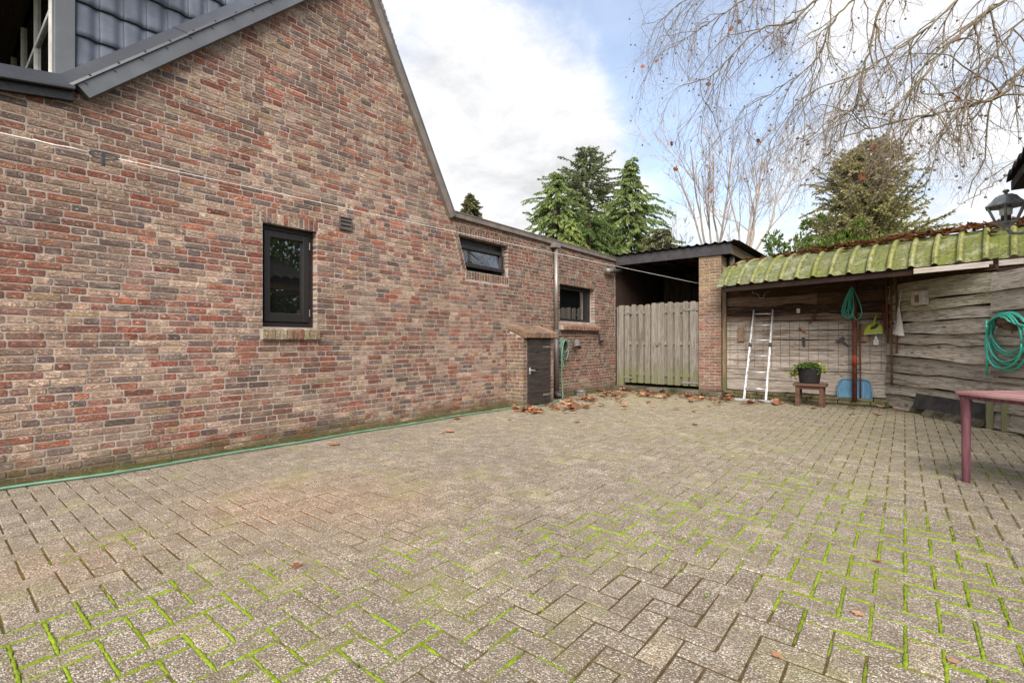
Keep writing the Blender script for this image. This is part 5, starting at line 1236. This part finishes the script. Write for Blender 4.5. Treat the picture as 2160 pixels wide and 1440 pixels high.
conifer('second olive conifer stem on the left flank of the broad one', gp(1790,17.6), hz(322,17.6), 2.3, 8, 80, .25, (C(160,154,106),C(188,178,130)), t0=.25, shape=.45, spray=.20, skip=.25, rough=.7, trunk_r=.15)

def bare_tree(label, stems, seed, H_, mat, spread=.35, r0=.075, name='bare_tree', lv=3, base=None, twr=.006):
    r = random.Random(seed); t = thing(name, label, 'tree', base); q = MB(); tw = MB()
    def rec(p, d, L, rad, lvl):
        pts, rads = branch(q if lvl < 2 else tw, r, p, d, L, rad, 7 if lvl < 2 else 5, .07+.03*lvl, Vector((0,0,.05+.01*lvl)), 6 if lvl < 1 else 4 if lvl < 2 else 3, .35 if lvl < 2 else .3)
        if lvl >= lv: return
        for k in range((4,5,4,3)[lvl]+r.randrange(2)):
            f_ = r.uniform(.28,1.0); i = min(len(pts)-2, int(f_*(len(pts)-1))); dd_ = pts[i+1]-pts[i]
            rec(pts[i], sidedir(r, dd_, r.uniform(.3,.7)), L*r.uniform(.35,.6), max(twr, rads[i]*r.uniform(.4,.62)), lvl+1)
    for (b_, tip) in stems: 
        b_, tip = Vector(b_), Vector(tip); rec(b_, tip-b_, (tip-b_).length, r0*r.uniform(.75,1.1), 0)
    q.build('stem', mat, t, smooth=True, fix=False); tag(tw.build('twigs', mat, t, fix=False), kind='stuff'); return t
D_ = 15.0
def sv(px, py, d): return at(px, py, d)
b0 = Vector(gp(1500,D_)); 
bare_tree('bare many-stemmed tree behind the lean-to roof', [(sv(1493,560,D_), sv(1408,330,D_+.6)),(sv(1496,560,D_), sv(1452,310,D_-.4)),(sv(1504,560,D_), sv(1480,300,D_)),(sv(1512,560,D_+.3), sv(1540,290,D_+.5)),(sv(1519,560,D_), sv(1512,300,D_-.3))], 31, 6, M_barkp, base=b0, r0=.044)
b1 = Vector(gp(1570,14.2))
bare_tree('bare spreading tree with slender stems left of the laurel', [(sv(1562,560,14.2), sv(1550,320,14.0)),(sv(1568,560,14.2), sv(1590,330,14.5)),(sv(1572,560,14.2), sv(1640,340,14.2)),(sv(1576,560,14), sv(1690,380,13.7)),(sv(1574,560,14.4), sv(1620,300,14.9))], 32, 6, M_barkp, base=b1, r0=.04)
bare_tree('far pale bare shrub over the lean-to roof', [(sv(1425,560,30), sv(1428,480,30)),(sv(1440,560,30), sv(1446,490,30)),(sv(1540,560,30), sv(1548,470,30))], 33, 4, M_barkfar, base=Vector(gp(1430,30)), r0=.05, name='far_bare_shrub', twr=.012)
for o, z in ((b0, 3.4), (b1, 3.4)):
    pass
# trunks below the stems, hidden by the roofs
for nm, bb, dd_, xs_ in (('bare_tree', b0, D_, (1493,1496,1504,1512,1519)), ('bare_tree.001', b1, 14.2, (1562,1568,1572,1576,1574))):
    par = bpy.data.objects[nm]; q = MB()
    for x in xs_: q.tube([bb+Vector((0,0,-.05)), bb.lerp(sv(x,640,dd_), .6)+Vector((0,0,.2)), sv(x,556,dd_)], [.12,.07,.044], 7)
    q.build('trunk', M_barkp, par, smooth=True)

# laurel behind the shed
def shrub(label, base, blobs, seed, n, L, cols, name='laurel_shrub', upb=.4, aspect=.42):
    r = random.Random(seed); t = thing(name, label, 'shrub', base); q = MB(); st = MB(); base = Vector(base)
    for (c, rad) in blobs:
        c = Vector(c)
        for k in range(max(2, int(rad*10))):
            e_ = c+rdir(r)*rad*r.uniform(.3,1); st.tube([base+Vector((r.gauss(0,.15),r.gauss(0,.15),0)), base.lerp(e_,.5)+rdir(r)*.1, e_], [.02,.012,.004], 4, cap=False)
        for k in range(int(n*rad)):
            d = rdir(r); rr_ = rad*r.random()**.4; p_ = c+d*rr_; v = (d*.6+Vector((0,0,upb))+rdir(r)*.6).normalized()
            oval(q, p_, v, rdir(r), L*r.uniform(.65,1.15), L*aspect, scl(mixc(cols[0],cols[1],r.random()), r.uniform(.75,1.15)), .25)
    st.build('stems', M_bark2, t, fix=False); tag(q.build('foliage', M_leaf, t, fix=False, smooth=True), kind='stuff'); return t
d_ = 11.6
shrub('glossy green laurel bush behind the left end of the mossy roof', gp(1660,d_), [(sv(1632,508,d_),.20),(sv(1640,535,d_),.26),(sv(1690,512,d_),.25),(sv(1680,545,d_),.35),(sv(1700,475,d_),.10),(sv(1722,530,d_),.32),(sv(1735,462,d_),.09),(sv(1760,545,d_),.35)], 41, 620, .11, (C(104,132,54,.8),C(150,168,84,.8)))
shrub('darker green bamboo-leaved bush behind the middle of the mossy roof', gp(1770,12.2), [(sv(1750,520,12.2),.32),(sv(1790,515,12.2),.33),(sv(1812,475,12.2),.14),(sv(1835,525,12.2),.35),(sv(1880,530,12.4),.3)], 42, 620, .13, (C(86,116,34,.8),C(126,152,52,.8)), name='bamboo_bush', aspect=.2)

# ------------------------------------------------------------------ old plane tree whose branches hang in from the right
pt = thing('plane_tree', 'old plane tree with bare drooping branches filling the upper right sky', 'tree', (12.5,9.5,0))
pr3 = random.Random(99); trunk = Vector((12.5,9.5,0)); limb = MB(); twg = MB(); balls = MB(); lvs = MB()
q = MB(); q.tube([trunk, trunk+Vector((-.1,0,2.5)), trunk+Vector((-.3,.1,5.0)), trunk+Vector((-.2,.1,9))], [.55,.42,.36,.2], 14); q.build('trunk', M_bark2, pt, smooth=True)
LIMBS = [([(2330,-120,8.2),(2210,-50,8.2),(2122,0,8.0),(2061,40,7.9),(1997,99,7.8),(1947,163,7.7),(1898,216,7.6),(1878,250,7.5)], .060),
         ([(2330,20,7.4),(2230,80,7.3),(2160,140,7.2),(2122,194,7.1),(2080,212,7.0),(2038,226,7.0),(1932,248,6.9),(1840,270,6.9),(1760,300,6.8)], .055),
         ([(2100,-160,9.6),(1950,-80,9.5),(1868,-5,9.4),(1833,110,9.3),(1814,170,9.2),(1806,225,9.1),(1760,250,9.0),(1690,300,8.9)], .055),
         ([(2000,-140,10.8),(1850,-60,10.6),(1723,0,10.5),(1670,48,10.4),(1606,61,10.3),(1545,114,10.2),(1500,160,10.1),(1440,180,10)], .055),
         ([(2080,-180,10.2),(1900,-70,10.1),(1790,10,10),(1750,60,9.9),(1720,130,9.8),(1650,180,9.7),(1570,230,9.6)], .05),
         ([(1950,-180,11.6),(1740,-90,11.5),(1600,-20,11.4),(1540,20,11.3),(1480,60,11.2),(1420,100,11)], .05),
         ([(2360,-60,7.6),(2250,0,7.6),(2160,40,7.6),(2100,110,7.5),(2050,160,7.4),(2030,260,7.3),(2020,330,7.2)], .04),
         ([(2200,-150,8.6),(2080,-60,8.6),(2010,10,8.5),(1940,70,8.4),(1870,120,8.3),(1800,160,8.2),(1720,190,8.1),(1660,240,8.0)], .045),
         ([(2330,260,6.3),(2220,310,6.2),(2160,345,6.1),(2100,385,6.1),(2060,412,6.0),(2020,430,6.0)], .022),
         ([(1900,-200,12.2),(1720,-120,12.1),(1600,-60,12),(1500,-20,11.9),(1430,10,11.8),(1390,60,11.7)], .045)]
def twig(p, d, L, rad, lvl, r):
    if p.z < 3.3: return
    if p.z+min(0, d.normalized().z-.25)*L < 2.9: d = Vector((d.x, d.y, abs(d.z)*.3))
    trop = Vector((0,0,-.20 if lvl == 0 else -.14)); seg = 8 if lvl == 0 else 6
    pts, rads = branch(limb if lvl == 0 else twg, r, p, d, L, rad, seg, .20, trop, 4 if lvl == 0 else 3, .45)
    if pts[-1].z < 3.05 and lvl > 0: return
    if lvl >= 2:
        u = r.random()
        if u < .060:
            c = pts[-1]+Vector((0,0,-.05)); balls.lathe([(0,-.021),(.016,-.013),(.022,0),(.016,.013),(0,.021)], c, 6)
            twg.tube([pts[-1], c], .002, 3, cap=False)
        elif u < .063: leafgeo2(pts[-1], r)
        return
    for k in range((8,5)[lvl]):
        f_ = (k+.3+r.random())/(8.3,5.3)[lvl]; f_ = min(.99, f_); i = min(seg-1, int(f_*seg)); dd_ = pts[i+1]-pts[i]
        twig(pts[i].lerp(pts[i+1], f_*seg-i), sidedir(r, dd_, r.uniform(.4,1.0)), L*r.uniform(.35,.6), max(.0020, rads[i]*.5), lvl+1, r)
def leafgeo2(p_, r):
    q_ = MB(); leafgeo(q_, (0,0,0), .12, r, scl(C(176,106,64,.85), r.uniform(.8,1.1)), .6); rot_ = Matrix.Rotation(r.uniform(.8,2.2), 3, rdir(r))
    lvs.add([rot_ @ Vector(v)+p_ for v in q_.V], q_.F, q_.K[0])
for L_, rad in LIMBS:
    P = spline([at(*a) for a in L_], 6); P = [p_+Vector((pr3.gauss(0,.012),pr3.gauss(0,.012),pr3.gauss(0,.012))) for p_ in P]
    limb.tube(P, [.55*rad*(1-.72*i/(len(P)-1)) for i in range(len(P))], 7, cap=False)
    root = trunk+Vector((-.25,.1,5.2)); limb.tube(spline([root, root.lerp(P[0],.5)+Vector((0,0,.5)), P[0]], 5), [.2]+[.1]*5+[rad*1.05]*5, 7, cap=False)
    tot = len(P); nbr = 17 if rad > .03 else 8
    for k in range(nbr):
        f_ = .22+.78*(k+pr3.random())/nbr; i = min(tot-2, int(f_*(tot-1))); d = P[i+1]-P[i]
        twig(P[i], (sidedir(pr3, d, pr3.uniform(.35,.9))+Vector((0,0,-.25))).normalized(), pr3.uniform(.9,2.0)*(.7 if rad < .03 else 1), rad*(1-.7*f_)*.27+.003, 0, pr3)
limb.build('limbs', M_bark2, pt, fix=False, smooth=True); tag(twg.build('twigs', M_bark, pt, fix=False), kind='stuff')
tag(balls.build('seed_balls', M_bark, pt, fix=False), kind='stuff'); tag(lvs.build('withered_leaves', M_dry, pt, fix=False), kind='stuff')

# evergreens across the yard, outside the frame, seen only in the window panes
shrub('tall evergreen hedge across the yard mirrored in the window panes', (8.7,6.6,0), [((8.7,6.2,1.2),1.0),((8.8,7.3,1.3),1.0),((8.7,6.6,2.5),1.0),((9.0,7.6,2.7),1.0),((8.9,5.7,2.3),.9),((8.9,6.4,3.9),1.0),((9.2,7.4,4.1),1.1),((9.2,5.6,3.5),.9),((9.4,6.8,5.0),.9)]+[((9.6,y_,1.1+.2*math.sin(y_*3)),1.1) for y_ in (-1.5,-.3,.9,2.1,3.3,4.5)], 51, 800, .17, (C(78,108,36,.8),C(130,148,56,.8)), name='evergreen_hedge')

# ------------------------------------------------------------------ groups of alike things
GROUPS = {'conifer_tree':'conifers standing behind the yard', 'bare_tree':'bare winter trees behind the lean-to', 'fallen_leaf':'single leaves scattered on the paving', 'hose_coil':'coiled garden hoses',
          'garden_tool':'long tool handles in the shed corner', 'wall_spot':'cone lamps on the annex wall', 'wooden_block':'small boards hung on the wire mesh', 'leaning_board':'boards leaning at the foot of the side wall', 'wire_hook':'bent wires in the tool shed'}
for o in sc.objects:
    if o.parent is None and o.name.split('.')[0] in GROUPS: o['group'] = GROUPS[o.name.split('.')[0]]
